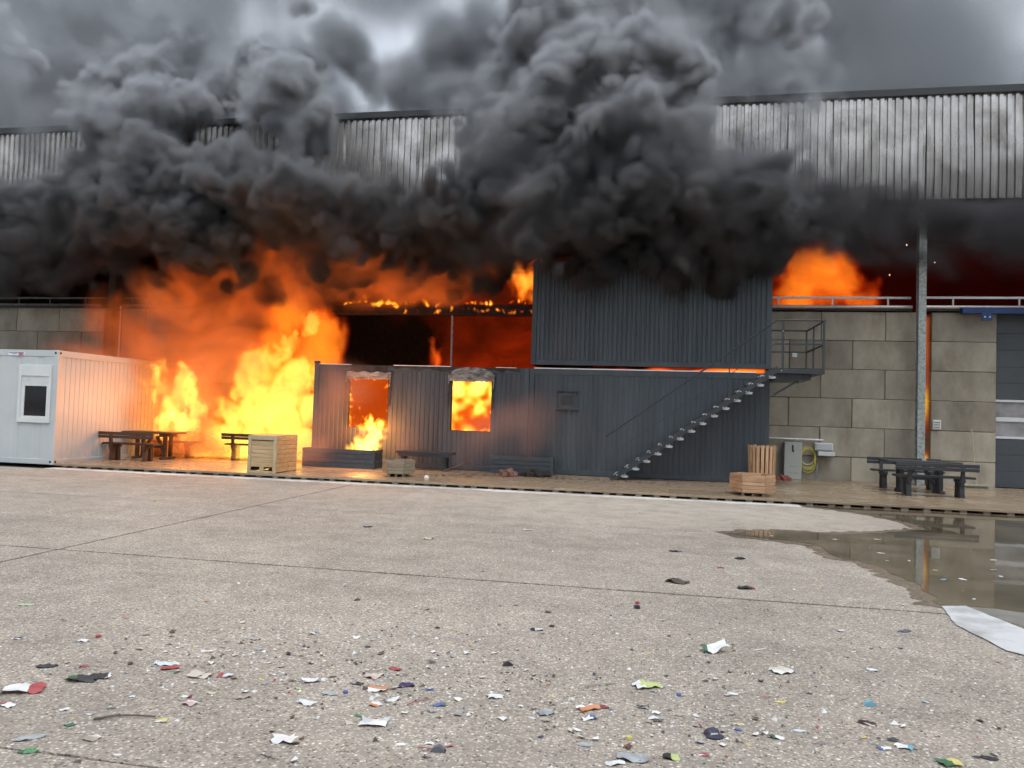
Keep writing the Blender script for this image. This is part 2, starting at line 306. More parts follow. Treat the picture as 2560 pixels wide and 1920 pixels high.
PLUME = [(-8.73, -0.8, 7.1, 0.74), (-7.49, -1, 7.22, 0.79), (-6.31, -1.2, 7.67, 0.97), (-4.87, -1.2, 7.89, 0.96), (-5.56, -1.2, 8.69, 0.84), (-5.11, -1, 9.54, 0.84), (-6.27, -0.9, 9.96, 0.5), (-4.54, -0.8, 9.92, 0.68), (-3.81, -0.3, 10.36, 0.6), (-4.18, -1.6, 8.51, 0.81), (-3.81, -1.0, 8.25, 0.54), (-10.06, -0.6, 7.52, 0.55), (-2.74, -0.6, 8.68, 0.52), (-3.06, -0.4, 9.69, 0.46), (-2.73, -1.2, 7.33, 0.75), (-4.79, 0.2, 9.99, 0.62), (-3.75, 0.4, 10.65, 0.55), (-5.68, 0.3, 10.91, 0.62), (-7.01, 0.4, 11.01, 0.56), (-7.6, 0.2, 10.24, 0.49), (-2.94, 0.5, 11.14, 0.62), (-0.53, 0.4, 10.71, 0.6), (-0.39, -0.3, 8.71, 0.51), (-2.35, 0.5, 11.39, 0.61), (4.08, -0.2, 8.98, 0.56), (4.22, -0.6, 7.84, 0.67), (-1.39, -1, 8.44, 0.63), (-1.02, -1, 9.25, 0.69), (-1.97, -0.6, 10.16, 0.54), (-1.15, -0.6, 10.44, 0.67), (-1.18, 0, 11.24, 0.63), (-0.59, -0.3, 10.02, 0.58), (-0.33, -1.0, 8.84, 0.56), (-1.97, -1, 7.75, 0.69), (-0.53, -1.5, 7.19, 0.73), (0.67, -1.6, 7.44, 0.6), (1.41, -1.4, 7.6, 0.6), (1.92, -1.2, 7.17, 0.51), (1.03, -1.5, 6.92, 0.72), (5.29, -0.8, 8.6, 0.84), (6.09, -1, 9.21, 0.94), (6.92, -1.2, 9.68, 0.92), (7.83, -1.2, 10.11, 0.86), (8.73, -1, 10.38, 0.71), (9.3, -1, 9.95, 0.55), (6.57, -0.6, 11.11, 0.84), (5.55, -0.2, 10.42, 0.86), (7.52, -0.6, 11.48, 0.83), (6.18, 0.2, 12.54, 0.81), (8.45, -1.5, 8.69, 0.89), (9.23, -1.2, 8.09, 0.84), (7.35, -1.5, 8.05, 1.02), (5.59, -1.2, 7.38, 0.93), (8.93, -1.5, 7.04, 1.0), (10.35, -1.2, 6.93, 0.8), (11.23, -1, 6.8, 0.61), (4.71, -0.3, 9.73, 0.52), (9.71, -0.8, 9.32, 0.4), (10.13, -0.9, 7.65, 0.51), (8.03, 0.3, 12.78, 0.74), (11.9, -0.8, 6.45, 0.5)]
FRINGE = [(12.39, -0.4, 6.66, 0.34), (13.27, -0.3, 6.55, 0.4), (13.99, -0.4, 6.63, 0.39), (14.88, -0.2, 6.5, 0.34), (15.67, -0.3, 6.57, 0.42), (16.62, -0.2, 6.53, 0.35), (17.47, -0.3, 6.49, 0.41), (18.2, -0.2, 6.5, 0.32)]
HOT = [(-2.3, 0.3, 0.46, 0.5), (-2.57, 0.3, 0.11, 0.4), (-1.8, 0.4, 0.93, 0.64), (-1.01, 0.5, 1.36, 0.66), (-0.44, 0.4, 0.72, 0.5), (-0.59, 0.6, 1.83, 0.56), (-1.94, 0.5, 2.8, 0.29), (-1.98, 0.5, 2.26, 0.37), (-1.87, 0.5, 1.86, 0.4), (-1.16, 0.3, 0.56, 0.59), (-0.67, 0.2, 0.26, 0.39), (-2.88, 0.3, 0.5, 0.24), (-1.3, 0.6, 3.41, 0.13), (-1.44, 0.6, 3.32, 0.11), (-0.73, 0.7, 3.88, 0.09), (-0.54, 0.7, 3.98, 0.07), (-0.71, 0.5, 0.97, 0.59), (-1.37, 0.2, 0.23, 0.46)]
ORG = [(-0.93, 1.0, 3.6, 0.61), (-0.49, 1.1, 4.09, 0.54), (-1.35, 1.0, 4.69, 0.38), (-1.49, 0.9, 2.63, 0.75), (-0.99, 0.9, 2.71, 0.74), (-0.76, 1.0, 2.99, 0.75), (-1.84, 1.0, 4.21, 0.19), (-2.0, 1.0, 3.79, 0.16), (-0.3, 1.2, 3.56, 0.34), (-3.22, 0.6, 0.75, 0.41), (-0.82, 1.0, 4.49, 0.41)]
LEFTF = [(-4.77, -0.2, 2.56, 0.08), (-4.77, -0.2, 2.23, 0.11), (-4.77, -0.2, 1.9, 0.11), (-4.73, -0.2, 1.57, 0.07), (-4.0, 0, 2.39, 0.12), (-3.91, 0, 2.06, 0.17), (-3.78, 0, 1.73, 0.19), (-3.54, 0, 1.47, 0.15), (-4.28, 0, 1.52, 0.12), (-4.48, 0, 1.05, 0.29), (-4.1, 0, 0.99, 0.29), (-3.74, 0, 0.94, 0.26), (-4.62, 0, 0.91, 0.16), (-2.87, 0, 1.1, 0.05), (-2.9, 0, 0.8, 0.08)]
ADDED_GLOW = [(-3.97, 0.6, 3.72, 1.23), (-4.22, 0.4, 2.34, 1.36), (-4.78, 0.2, 1.24, 1.21), (-3.28, 0.6, 1.96, 1.09), (-5.17, -0.3, 1.49, 0.93), (-2.77, 0.8, 4.31, 1.09), (-3.3, 0.0, 0.89, 1.06), (-3.76, 0.3, 0.46, 0.67), (-2.22, 0.8, 5.14, 1.23), (-0.77, 0.8, 5.41, 1.21), (-3.46, 0.6, 5.38, 1.09), (0.65, 0.8, 5.54, 0.93), (1.84, 1.0, 5.57, 0.8), (-1.94, 0.2, 6.1, 1.06), (-0.23, 0.2, 6.09, 0.92), (-3.82, 0.2, 5.85, 0.81), (-5.25, -1.2, 1.98, 0.48), (-4.82, -0.8, 1.75, 0.65), (-4.86, -0.2, 2.56, 0.66), (3.39, 0.9, 5.42, 0.65), (4.38, 0.6, 5.88, 0.58), (2.47, 0.3, 6.09, 0.64), (-5.53, -1.6, 2.46, 0.31), (-5.46, -0.6, 2.66, 0.52), (-6.88, 0.4, 3.39, 0.42), (-7.84, 0.6, 3.32, 0.31), (-5.96, 0.4, 3.54, 0.48), (-5.81, -0.5, 2.26, 0.53), (1.42, 0.2, 6.21, 0.77), (3.0, 0.8, 5.8, 0.78)]
VEIL = [(0.74, -0.9, 1.41, 0.49), (1.25, -1.1, 0.82, 0.54), (0.7, -1.0, 0.56, 0.49), (1.68, -1.2, 0.49, 0.48), (0.98, -0.9, 2.03, 0.31), (5.44, -0.7, 1.56, 0.35), (5.26, -0.9, 0.97, 0.41), (4.94, -1.0, 0.49, 0.41), (5.73, -0.9, 1.22, 0.35), (2.61, -1, 0.52, 0.36)]
RIGHTF = [(13.77, 4, 5.68, 0.76), (14.42, 4, 5.82, 0.82), (14.94, 4, 5.48, 0.57), (14.02, 4, 6.38, 0.55), (13.38, 4, 5.41, 0.62), (14.41, 4, 6.51, 0.41), (14.8, 4, 5.96, 0.48), (13.02, 4.2, 5.3, 0.42)]
STREAK = [(4.55, 2.6, 6.26, 0.1), (4.77, 2.6, 6.08, 0.15), (5.06, 2.6, 5.86, 0.22), (5.35, 2.6, 5.65, 0.28), (5.49, 2.6, 5.51, 0.3), (5.63, 2.6, 5.58, 0.3)]
SILL = [(1.89, -0.5, 1.14, 0.14), (2.05, -0.55, 0.96, 0.17), (1.88, -0.6, 0.77, 0.22), (2.08, -0.5, 1.27, 0.12), (2.21, -0.5, 1.34, 0.1), (1.82, -0.6, 0.59, 0.2), (1.5, -0.6, 0.57, 0.1), (2.05, -0.6, 0.72, 0.17)]
TONGUE = [(2.62, 2.8, 3.76, 0.14), (2.71, 2.8, 3.33, 0.2), (2.53, 2.8, 4.18, 0.09)]
LITTER = [
  (5.673, -15.736, 0.129, 'flap', 'dark', 'dark', 'dark grey plastic flap lying at the edge of the litter') ,
  (5.885, -15.675, 0.059, 'sheet', 'red', 'red', 'small red plastic shard beside the dark grey flap') ,
  (5.545, -15.131, 0.036, 'cap', 'red', 'red', 'tiny red bottle cap apart from the main litter') ,
  (5.505, -15.241, 0.101, 'sheet', 'white', 'grey', 'white torn paper scrap near the red bottle cap') ,
  (6.334, -15.5, 0.165, 'flap', 'pale', 'white', 'pale blue bag scrap touching a red scrap') ,
  (6.399, -15.561, 0.114, 'sheet', 'red', 'red', 'red wrapper tucked under the pale blue bag scrap') ,
  (6.651, -15.637, 0.158, 'sheet', 'cream', 'cream', 'cream cardboard piece with a torn edge') ,
  (6.799, -15.594, 0.116, 'sheet', 'pale', 'red', 'pale wrapper with a red edge beside the cream cardboard') ,
  (7.033, -15.592, 0.047, 'flap', 'yellow', 'yellow', 'bright yellow oval scrap on bare concrete') ,
  (6.879, -15.873, 0.065, 'sheet', 'paleyellow', 'cream', 'pale yellow crumpled scrap beside the tan paper') ,
  (6.849, -16.044, 0.105, 'sheet', 'pink', 'white', 'pinkish white printed wrapper below a dark red scrap') ,
  (6.776, -15.957, 0.069, 'sheet', 'white', 'darkred', 'white and dark red scrap above the pinkish wrapper') ,
  (5.854, -16.116, 0.246, 'sheet', 'white', 'red', 'long white wrapper with a reddish inside at the picture edge') ,
  (5.946, -16.318, 0.112, 'sheet', 'white', 'red', 'white and red wrapper cut by the picture edge') ,
  (6.043, -15.887, 0.205, 'sheet', 'dark', 'green', 'dark tangle of plastic with green and yellow bits') ,
  (6.107, -15.807, 0.125, 'sheet', 'dark', 'white', 'black and white shredded plastic at the end of the dark tangle') ,
  (6.489, -16.036, 0.044, 'sheet', 'pale', 'white', 'pale bluish square of paper') ,
  (6.274, -16.29, 0.056, 'sheet', 'white', 'white', 'plain white paper slip above the white label') ,
  (6.495, -16.213, 0.047, 'flap', 'green', 'green', 'dark green scrap between white slips') ,
  (6.44, -16.307, 0.05, 'sheet', 'white', 'grey', 'white label with grey print') ,
  (6.443, -16.45, 0.062, 'sheet', 'green', 'pale', 'green and clear plastic scrap') ,
  (6.376, -16.632, 0.144, 'flap', 'film', 'film', 'large greyish see-through film near the picture corner') ,
  (6.482, -16.757, 0.09, 'flap', 'brightgreen', 'green', 'bright green leaf-shaped plastic strip') ,
  (6.661, -16.565, 0.093, 'sheet', 'tan', 'cream', 'tan torn cardboard scrap near the bright green strip') ,
  (6.902, -16.685, 0.041, 'flap', 'white', 'white', 'white shell-shaped plastic piece') ,
  (6.851, -16.29, 0.072, 'sheet', 'yellow', 'white', 'yellow and white scrap beside the dark twig') ,
  (6.653, -16.309, 0.299, 'stick', 'brown', 'brown', 'long curved dark twig among the litter') ,
  (7.576, -16.339, 0.172, 'sheet', 'white', 'tan', 'large crumpled white paper with a tan underside') ,
  (7.317, -15.678, 0.051, 'sheet', 'lime', 'yellow', 'lime yellow shredded scrap') ,
  (7.328, -15.539, 0.126, 'sheet', 'white', 'grey', 'white and grey crushed wrapper') ,
  (7.457, -15.869, 0.107, 'sheet', 'white', 'pale', 'bright white crumpled wrapper in a cluster of scraps') ,
  (7.082, -15.886, 0.108, 'sheet', 'tan', 'tan', 'flat tan paper scrap beside the yellow oval scrap') ,
  (7.571, -16.538, 0.114, 'stick', 'brown', 'tan', 'short broken brown stick below the large white paper') ,
  (4.419, -14.545, 0.132, 'flap', 'palegreen', 'lime', 'pale green sliver on bare concrete') ,
  (5.277, -13.893, 0.037, 'sheet', 'blue', 'blue', 'tiny blue scrap on open concrete') ,
  (5.684, -14.017, 0.058, 'sheet', 'orange', 'tan', 'orange fragment on open concrete') ,
  (5.405, -14.67, 0.079, 'stick', 'orange', 'tan', 'thin orange and brown splinter on open concrete') ,
  (6.434, -14.976, 0.048, 'flap', 'slate', 'slate', 'slate blue flat chip on open concrete') ,
  (7.062, -15.118, 0.044, 'flap', 'green', 'green', 'deep green chip on open concrete') ,
  (1.251, -8.427, 0.104, 'sheet', 'yellow', 'tan', 'yellow scrap far out on the slab') ,
  (5.056, -15.313, 0.072, 'sheet', 'white', 'dark', 'white and dark folded scrap near the picture edge') ,
  (7.522, -15.699, 0.111, 'flap', 'film', 'film', 'grey translucent film beside the white wrappers') ,
  (7.604, -15.665, 0.03, 'cap', 'blue', 'blue', 'dark blue bottle cap beside the grey film') ,
  (5.42, -9.676, 0.158, 'sheet', 'blue', 'dark', 'dark blue rag alone in front of the deck') ,
  (7.589, -9.092, 0.136, 'sheet', 'cream', 'white', 'cream paper scrap alone in front of the deck') ,
  (6.496, -10.318, 0.157, 'sheet', 'paleyellow', 'paleyellow', 'pale yellow streak of paper far from the rest') ,
  (9.218, -12.959, 0.04, 'cap', 'red', 'red', 'small red cap resting by a dark lid') ,
  (9.219, -13.129, 0.057, 'cap', 'dark', 'slate', 'dark round lid under the small red cap') ,
  (8.483, -14.047, 0.107, 'sheet', 'silver', 'navy', 'blue and silver crumpled wrapper alone on the slab') ,
  (7.901, -14.239, 0.055, 'flap', 'lime', 'lime', 'lime green sliver alone on open concrete') ,
  (8.422, -14.926, 0.068, 'wedge', 'dark', 'dark', 'dark grey rubber wedge standing on its edge') ,
  (7.746, -15.198, 0.089, 'sheet', 'red', 'red', 'bright red plastic strip above the purple wrapper') ,
  (7.906, -15.454, 0.104, 'sheet', 'purple', 'purple', 'deep purple crumpled wrapper in mid foreground') ,
  (7.612, -15.506, 0.084, 'sheet', 'dark', 'grey', 'dark grey crushed scrap beside the purple wrapper') ,
  (7.762, -15.569, 0.123, 'sheet', 'white', 'orange', 'white wrapper with an orange corner') ,
  (8.057, -15.486, 0.057, 'sheet', 'blue', 'blue', 'mid blue scrap beside the purple wrapper') ,
  (7.834, -15.792, 0.083, 'sheet', 'orange', 'white', 'orange crumpled scrap against a white one') ,
  (7.9, -15.701, 0.109, 'sheet', 'white', 'grey', 'white scrap with grey print beside the orange scrap') ,
  (8.056, -15.704, 0.147, 'stick', 'pinkred', 'pinkred', 'thin pinkish red straw below the purple wrapper') ,
  (8.183, -15.704, 0.083, 'sheet', 'blue', 'green', 'blue and green wrapper at the end of the straw') ,
  (7.805, -15.96, 0.061, 'flap', 'brightgreen', 'green', 'bright green scrap above the silvery foil') ,
  (7.918, -16.037, 0.183, 'sheet', 'silver', 'white', 'large silvery crumpled foil below the orange scrap') ,
  (8.458, -15.491, 0.111, 'sheet', 'white', 'grey', 'grey and white wrapper in the middle of the slab') ,
  (9.044, -15.134, 0.214, 'stick', 'tan', 'cream', 'long beige twig on open concrete') ,
  (9.327, -15.07, 0.193, 'sheet', 'lime', 'white', 'lime green and white crumpled wrapper') ,
  (8.998, -15.534, 0.147, 'sheet', 'orange', 'white', 'orange and white crumpled packet') ,
  (9.074, -15.492, 0.089, 'sheet', 'darkred', 'red', 'dark red packet joined to the orange packet') ,
  (9.02, -15.675, 0.114, 'sheet', 'white', 'blue', 'white and blue wrapper below the orange packet') ,
  (8.778, -15.658, 0.106, 'sheet', 'film', 'grey', 'dull grey film left of the orange packet') ,
  (8.714, -15.743, 0.043, 'flap', 'white', 'white', 'white oval chip beside the dull grey film') ,
  (8.136, -16.242, 0.052, 'flap', 'white', 'white', 'white oval plastic dish near the pink toy') ,
  (8.288, -16.273, 0.11, 'stick', 'pinkred', 'red', 'pinkish red plastic arm of a broken toy') ,
  (8.336, -16.27, 0.076, 'wedge', 'slate', 'dark', 'grey block joined to the broken pink toy') ,
  (8.374, -16.2, 0.052, 'sheet', 'pinkred', 'pink', 'pink tatter on the broken toy') ,
  (9.243, -15.882, 0.034, 'cap', 'yellow', 'yellow', 'yellow round cap on top of a red scrap') ,
  (9.235, -15.973, 0.061, 'sheet', 'red', 'white', 'red and white scrap beneath the yellow cap') ,
  (9.306, -15.428, 0.079, 'sheet', 'grey', 'dark', 'dull grey leaf of card above the round film') ,
  (9.389, -15.561, 0.062, 'flap', 'film', 'film', 'round clear film near the dull grey card') ,
  (9.031, -16.01, 0.083, 'flap', 'film', 'film', 'oval grey film near the bottom of the picture') ,
  (9.267, -16.115, 0.185, 'sheet', 'film', 'grey', 'large grey crumpled film at the bottom edge') ,
  (9.187, -16.183, 0.099, 'sheet', 'white', 'pale', 'white torn film at the bottom edge') ,
  (8.27, -16.197, 0.052, 'sheet', 'white', 'white', 'white scrap above the broken pink toy') ,
  (8.725, -15.208, 0.043, 'sheet', 'orange', 'yellow', 'small orange yellow shard on open concrete') ,
  (8.796, -15.972, 0.036, 'sheet', 'blue', 'navy', 'small blue torn scrap near the bottom') ,
  (7.653, -15.368, 0.118, 'sheet', 'pink', 'cream', 'pale pink folded paper above the dark grey scrap') ,
  (9.791, -14.218, 0.248, 'bag', 'white', 'green', 'crushed white and green paper bag standing up') ,
  (10.203, -14.54, 0.173, 'sheet', 'white', 'cream', 'long white pointed paper sliver') ,
  (10.122, -14.092, 0.132, 'stick', 'white', 'white', 'thin white stick beside the paper bag') ,
  (10.83, -13.356, 0.09, 'sheet', 'white', 'grey', 'white curled scrap below the puddle') ,
  (11.349, -13.213, 0.14, 'flap', 'slate', 'slate', 'flat grey disc of rubber below the puddle') ,
  (10.816, -14.336, 0.088, 'sheet', 'white', 'pale', 'white crumpled scrap on the coarse concrete') ,
  (10.093, -10.994, 0.087, 'sheet', 'red', 'red', 'single bright red scrap left of the puddle') ,
  (10.378, -10.331, 0.156, 'sheet', 'dark', 'dark', 'dark curled strip left of the puddle') ,
  (9.621, -10.092, 0.173, 'flap', 'dark', 'slate', 'dark flat slab of rubber left of the puddle') ,
  (10.253, -11.991, 0.189, 'sheet', 'dark', 'red', 'black strip with red and white edge') ,
  (11.05, -11.278, 0.059, 'sheet', 'yellow', 'lime', 'small yellow lump near the puddle edge') ,
  (10.041, -15.073, 0.094, 'stick', 'tan', 'orange', 'tan splinter leading to a yellow sliver') ,
  (10.103, -15.121, 0.072, 'flap', 'yellow', 'yellow', 'yellow sliver at the end of a tan splinter') ,
  (10.62, -15.035, 0.072, 'wedge', 'cyan', 'cyan', 'bright cyan plastic piece on the coarse concrete') ,
  (10.529, -15.334, 0.106, 'sheet', 'darkbrown', 'pink', 'dark brown curled sole-like scrap') ,
  (9.668, -15.707, 0.119, 'hat', 'navy', 'white', 'navy cloth cap with a white print') ,
  (10.006, -15.668, 0.082, 'sheet', 'white', 'green', 'white packet with a green face') ,
  (10.529, -15.664, 0.084, 'sheet', 'white', 'blue', 'white and blue torn packet') ,
  (10.637, -15.618, 0.098, 'sheet', 'white', 'cyan', 'white and cyan striped packet') ,
  (10.234, -15.688, 0.125, 'stick', 'tan', 'pink', 'flat tan strip of wood near the bottom edge') ,
  (10.796, -15.765, 0.128, 'sheet', 'green', 'yellow', 'green yellow and blue packet at the bottom edge') ,
  (9.608, -15.977, 0.056, 'sheet', 'red', 'white', 'red and white crushed scrap near the navy cap') ,
  (10.46, -15.541, 0.041, 'sheet', 'yellow', 'orange', 'orange yellow shard right of the green faced packet') ,
  (9.806, -15.612, 0.056, 'sheet', 'blue', 'white', 'blue and white rag beside the navy cap') ,
  (9.819, -15.531, 0.076, 'flap', 'paleyellow', 'tan', 'pale yellow strip behind the navy cap') ,
  (11.026, -15.646, 0.087, 'flap', 'dark', 'dark', 'dark strip in the lower corner') ,
  (9.836, -15.065, 0.068, 'sheet', 'white', 'pale', 'white tissue scrap above the navy cap') ,
  (9.584, -11.933, 0.263, 'sheet', 'brown', 'tan', 'brown tuft of dry plant matter') ,
  (9.715, -15.832, 0.049, 'sheet', 'paleyellow', 'cream', 'pale yellow crumpled scrap below the navy cap') ,
  (10.137, -15.54, 0.075, 'flap', 'pale', 'pale', 'pale bluish strip between small scraps') ,
  (9.451, -16.047, 0.093, 'sheet', 'dark', 'lime', 'dark scrap with lime specks near the bottom edge') ,
  (9.514, -15.178, 0.029, 'cap', 'blue', 'blue', 'small bright blue cap on open concrete') ,
  (10.793, -13.924, 0.038, 'sheet', 'white', 'white', 'small white curl on the coarse concrete') ,
]
FLOAT = [(12.23, -9.28, 0.1, 'pale'), (12.43, -9.74, 0.059, 'white'), (12.54, -10.3, 0.064, 'yellow'), (12.44, -10.85, 0.103, 'cyan'), (12.66, -10.77, 0.104, 'white'), (13.54, -9.3, 0.098, 'white'), (13.17, -10.44, 0.097, 'pale'), (11.89, -8.27, 0.069, 'white'), (12.4, -11.77, 0.054, 'white'), (12.15, -9.84, 0.047, 'white'), (13.25, -10.04, 0.101, 'grey'), (11.03, -8.29, 0.075, 'cream'), (12.52, -8.03, 0.1, 'cream')]

# ------------------------------------------------------------------ ground
rng = random.Random(11)
g = MB().add([(-400, -400, -.024), (400, -400, -.024), (400, 400, -.024), (-400, 400, -.024)], [(0, 1, 2, 3)])
ground = obj('ground', g, M['joint'], kind='structure', label='concrete yard in front of the burning hall')
XB = [-60, 2.9, 60]; YB = [-60, -16.75, -12.47, -8.23, -4.05]
def ragged(a, b, fixed, along, amp=.007, step=.22):
    n = max(2, int((b - a) / step)); out = []
    for i in range(n + 1):
        t = a + (b - a) * i / n; d = fixed + rng.uniform(-amp, amp)
        out.append((t, d) if along == 'x' else (d, t))
    return out
for i in range(2):
    for j in range(4):
        x0, x1, y0, y1 = XB[i] + .018, XB[i + 1] - .018, YB[j] + (.010 if j in (1, 3) else .024), YB[j + 1] - (.010 if j in (0, 2) else -.03 if j == 3 else .024)
        st = 1.2 if j == 0 else .25
        a = ragged(max(x0, -20) if x0 < -20 else x0, min(x1, 28), y0, 'x', step=st); b = ragged(max(x0, -20) if x0 < -20 else x0, min(x1, 28), y1, 'x', step=st)
        if x0 < -20: a = [(x0, y0)] + a; b = [(x0, y1)] + b
        if x1 > 28: a = a + [(x1, y0)]; b = b + [(x1, y1)]
        m = MB(); poly = a + b[::-1]; n = len(poly)
        m.add([(x, y, 0) for x, y in poly] + [(x, y, -.022) for x, y in poly], [tuple(range(n))] + [(k, k + n, (k + 1) % n + n, (k + 1) % n) for k in range(n)])
        obj('concrete_slab', m, M['agg'], ground)
m = MB(); a = ragged(-4.9, 12.6, -4.02, 'x', .05, .12)
poly = a + [(12.6, -3.3), (-4.9, -3.3)]; n = len(poly)
m.add([(x, y, .002) for x, y in poly] + [(x, y, -.022) for x, y in poly], [tuple(range(n))] + [(k, k + n, (k + 1) % n + n, (k + 1) % n) for k in range(n)])
obj('kerb_strip', m, M['pale'], ground, label='pale smooth concrete strip along the deck')
m = MB(); poly = [(12.61, -4.04), (60, -4.04), (60, -3.3), (12.61, -3.3)]
m.prism(poly, -.022, .001); obj('kerb_strip', m, M['aggwet'], ground, label='wet dark end of the strip along the deck')

# puddle: a wet margin and the water itself
PUP = [(10.388, -8.315), (10.795, -7.95), (11.295, -7.664), (11.909, -7.742), (12.491, -7.427), (13.056, -7.031), (13.611, -6.587), (13.677, -5.952), (13.482, -5.312), (13.143, -4.536), (12.646, -4.05), (12.2, -3.8)]
PLO = [(12.654, -12.196), (12.401, -12.083), (12.222, -12.109), (11.994, -12.197), (12.038, -11.731), (12.076, -11.263), (11.992, -10.887), (11.95, -10.287), (11.82, -9.927), (11.634, -9.941), (11.581, -9.542), (11.552, -8.834), (11.14, -8.649), (10.731, -8.483)]
def wobble(poly, step, amp, seed, grow=0.):
    q = random.Random(seed); out = []; n = len(poly)
    for i in range(n):
        (xa, ya), (xb, yb) = poly[i], poly[(i + 1) % n]; l = math.hypot(xb - xa, yb - ya); k = max(1, int(l / step))
        nx, ny = (yb - ya) / (l + 1e-9), -(xb - xa) / (l + 1e-9)
        for s in range(k):
            t = s / k; w = q.uniform(-amp, amp) - grow
            out.append((xa + (xb - xa) * t + nx * w, ya + (yb - ya) * t + ny * w))
    return out
pud = PUP + [(30, -3.75), (40, -9), (30, -12.6), (16, -12.7)] + PLO
def sheet_of(poly, z):
    me = bpy.data.meshes.new('sheet'); bm = bmesh.new()
    f = bm.faces.new([bm.verts.new((x, y, z)) for x, y in poly])
    bmesh.ops.triangulate(bm, faces=[f]); bmesh.ops.recalc_face_normals(bm, faces=bm.faces[:])
    if bm.faces[0].normal.z < 0: bmesh.ops.reverse_faces(bm, faces=bm.faces[:])
    bm.to_mesh(me); bm.free(); return me
me = sheet_of(wobble(pud, .09, .07, 3, .20), .003); me.materials.append(M['aggwet'])
obj('wet_ground', me, kind='structure', label='wet concrete around the puddle')
me = sheet_of(wobble(pud, .11, .045, 4), .006); me.materials.append(M['water'])
obj('puddle', me, kind='structure', label='shallow muddy puddle reflecting the block wall', category='puddle')
me = sheet_of(wobble([(11.962, -12.192), (12.203, -12.115), (12.4, -12.99), (12.75, -13.9), (12.3, -14.0), (11.95, -13.58), (11.843, -12.893)], .1, .008, 5), .010); me.materials.append(M['steelpatch'])
obj('painted_patch', me, kind='structure', label='white painted patch on the concrete below the puddle')
m = MB().box(12.42, 30, -30, -12.45, -.02, .0045); me = sheet_of(wobble([(12.2, -12.12), (16, -12.2), (24, -12.2), (24, -20), (13.2, -14.6), (12.75, -13.9)], .12, .01, 6), .0045); me.materials.append(M['greyslab'])
obj('smooth_concrete', me, kind='structure', label='smooth grey concrete beside the white patch')

# ------------------------------------------------------------------ deck of sheets on bearers
deck = thing('deck', 'low brown sheet deck on bearers in front of the dark containers', 'deck')
x = -4.88; k = 0
while x < 27:
    w = 2.42
    for j, (ya, yb) in enumerate(((-3.675, -2.47), (-2.462, -1.25), (-1.242, -.02), (-.012, 1.2), (1.208, 2.33))):
        if j >= 3 and not (x < .2 or x > 11.6): continue
        sh = 0 if j % 2 == 0 else -1.2
        m = MB().cbox(max(0, -sh if x < -4.8 else 0), w, 0, yb - ya, -.03 if j == 0 else 0, .018, .003)
        obj('deck_sheet', m, M['sheet'], deck, loc=(x + sh, ya, .082 + rng.uniform(-.0015, .0015)))
    x += w + .006
bear = MB().cbox(0, .13, 0, 1.5, 0, .05, .004).mesh('bearer', M['bearer'])
x = -4.7; k = 0
while x < 26.5:
    obj('bearer', bear, None, deck, loc=(x, -3.66 + rng.uniform(0, .02), .001)); x += (.40 if k % 3 else .30) + rng.uniform(-.03, .03); k += 1

# ------------------------------------------------------------------ hall
hall = thing('warehouse_hall', 'large metal clad hall on fire behind the dark containers', 'building')
def clad_mesh(seed):
    q = random.Random(seed); pitch = .191; xs = []
    for r_ in range(6):
        a = r_ * pitch
        xs += [(a, 0), (a + .018, .052), (a + .112, .052), (a + .13, 0)]
    xs.append((1.146, 0)); nz = 9; m = MB(); vs = []; b1, b2, tw = q.uniform(-.03, .03), q.uniform(-.018, .018), q.uniform(-.02, .02)
    for k in range(nz):
        z = 2.73 * k / (nz - 1); t = k / (nz - 1)
        for x_, d in xs:
            ex = (x_ / 1.146 - .5) * 2
            vs.append((x_ + (.012 * math.sin(3.1 * t + seed) if x_ > 1.1 else 0), -d - b1 * math.sin(math.pi * t) * (1 - ex * ex) - b2 * math.sin(2 * math.pi * t) - tw * ex * (t - .5) - (.03 * math.sin(math.pi * t) ** 2 if x_ > 1.1 else 0), z))
    w = len(xs)
    m.add(vs, [(k * w + i, k * w + i + 1, (k + 1) * w + i + 1, (k + 1) * w + i) for k in range(nz - 1) for i in range(w - 1)])
    return m.mesh('cladding_panel', M['clad'])
cms = [clad_mesh(s) for s in range(7)]
for k in range(-24, 16):
    obj('cladding_panel', cms[(k * 5 + 3) % 7], None, hall, loc=(11.519 + k * 1.149, 1.5 + rng.uniform(-.008, .008), 7.56), rot=(rng.uniform(-.004, .004), 0, rng.uniform(-.007, .007)))
m = MB().cbox(-18, 31, 1.38, 1.62, 10.285, 10.48, .01); obj('fascia', m, M['fascia'], hall)
m = MB().add([(-18, 1.66, 7.5), (31, 1.66, 7.5), (31, 1.66, 10.44), (-18, 1.66, 10.44)], [(0, 1, 2, 3)]); obj('wall_lining', m, M['sooty'], hall)
m = MB().slabx([(1.5, 10.40), (18, 12.0), (18, 12.12), (1.5, 10.52)], -18, 31); obj('roof', m, M['fascia'], hall)
m = MB().box(-18, 31, 17.8, 18, 0, 12); m.box(-18, -17.8, 1.7, 17.8, 0, 10.4); m.box(30.8, 31, 1.7, 17.8, 0, 10.4); obj('wall', m, M['sooty'], hall, label='soot black inner walls')
m = MB().box(-18, 31, 2.4, 18, .02, .06); obj('floor', m, M['sooty'], hall)
m = MB().box(-18, 31, 1.68, 1.86, 7.42, 7.62); obj('beam', m, M['sooty'], hall, label='eaves beam under the cladding')
def hbeam(x, z0, z1, mat, y0=1.88):
    m = MB().cbox(x - .095, x + .095, y0, y0 + .016, z0, z1, .003).box(x - .006, x + .006, y0 + .016, y0 + .2, z0, z1).cbox(x - .095, x + .095, y0 + .2, y0 + .216, z0, z1, .003)
    return m
obj('column', hbeam(16.205, .1, 7.5, 'galv'), M['galv'], hall, label='galvanised steel column beside the narrow burning slot')
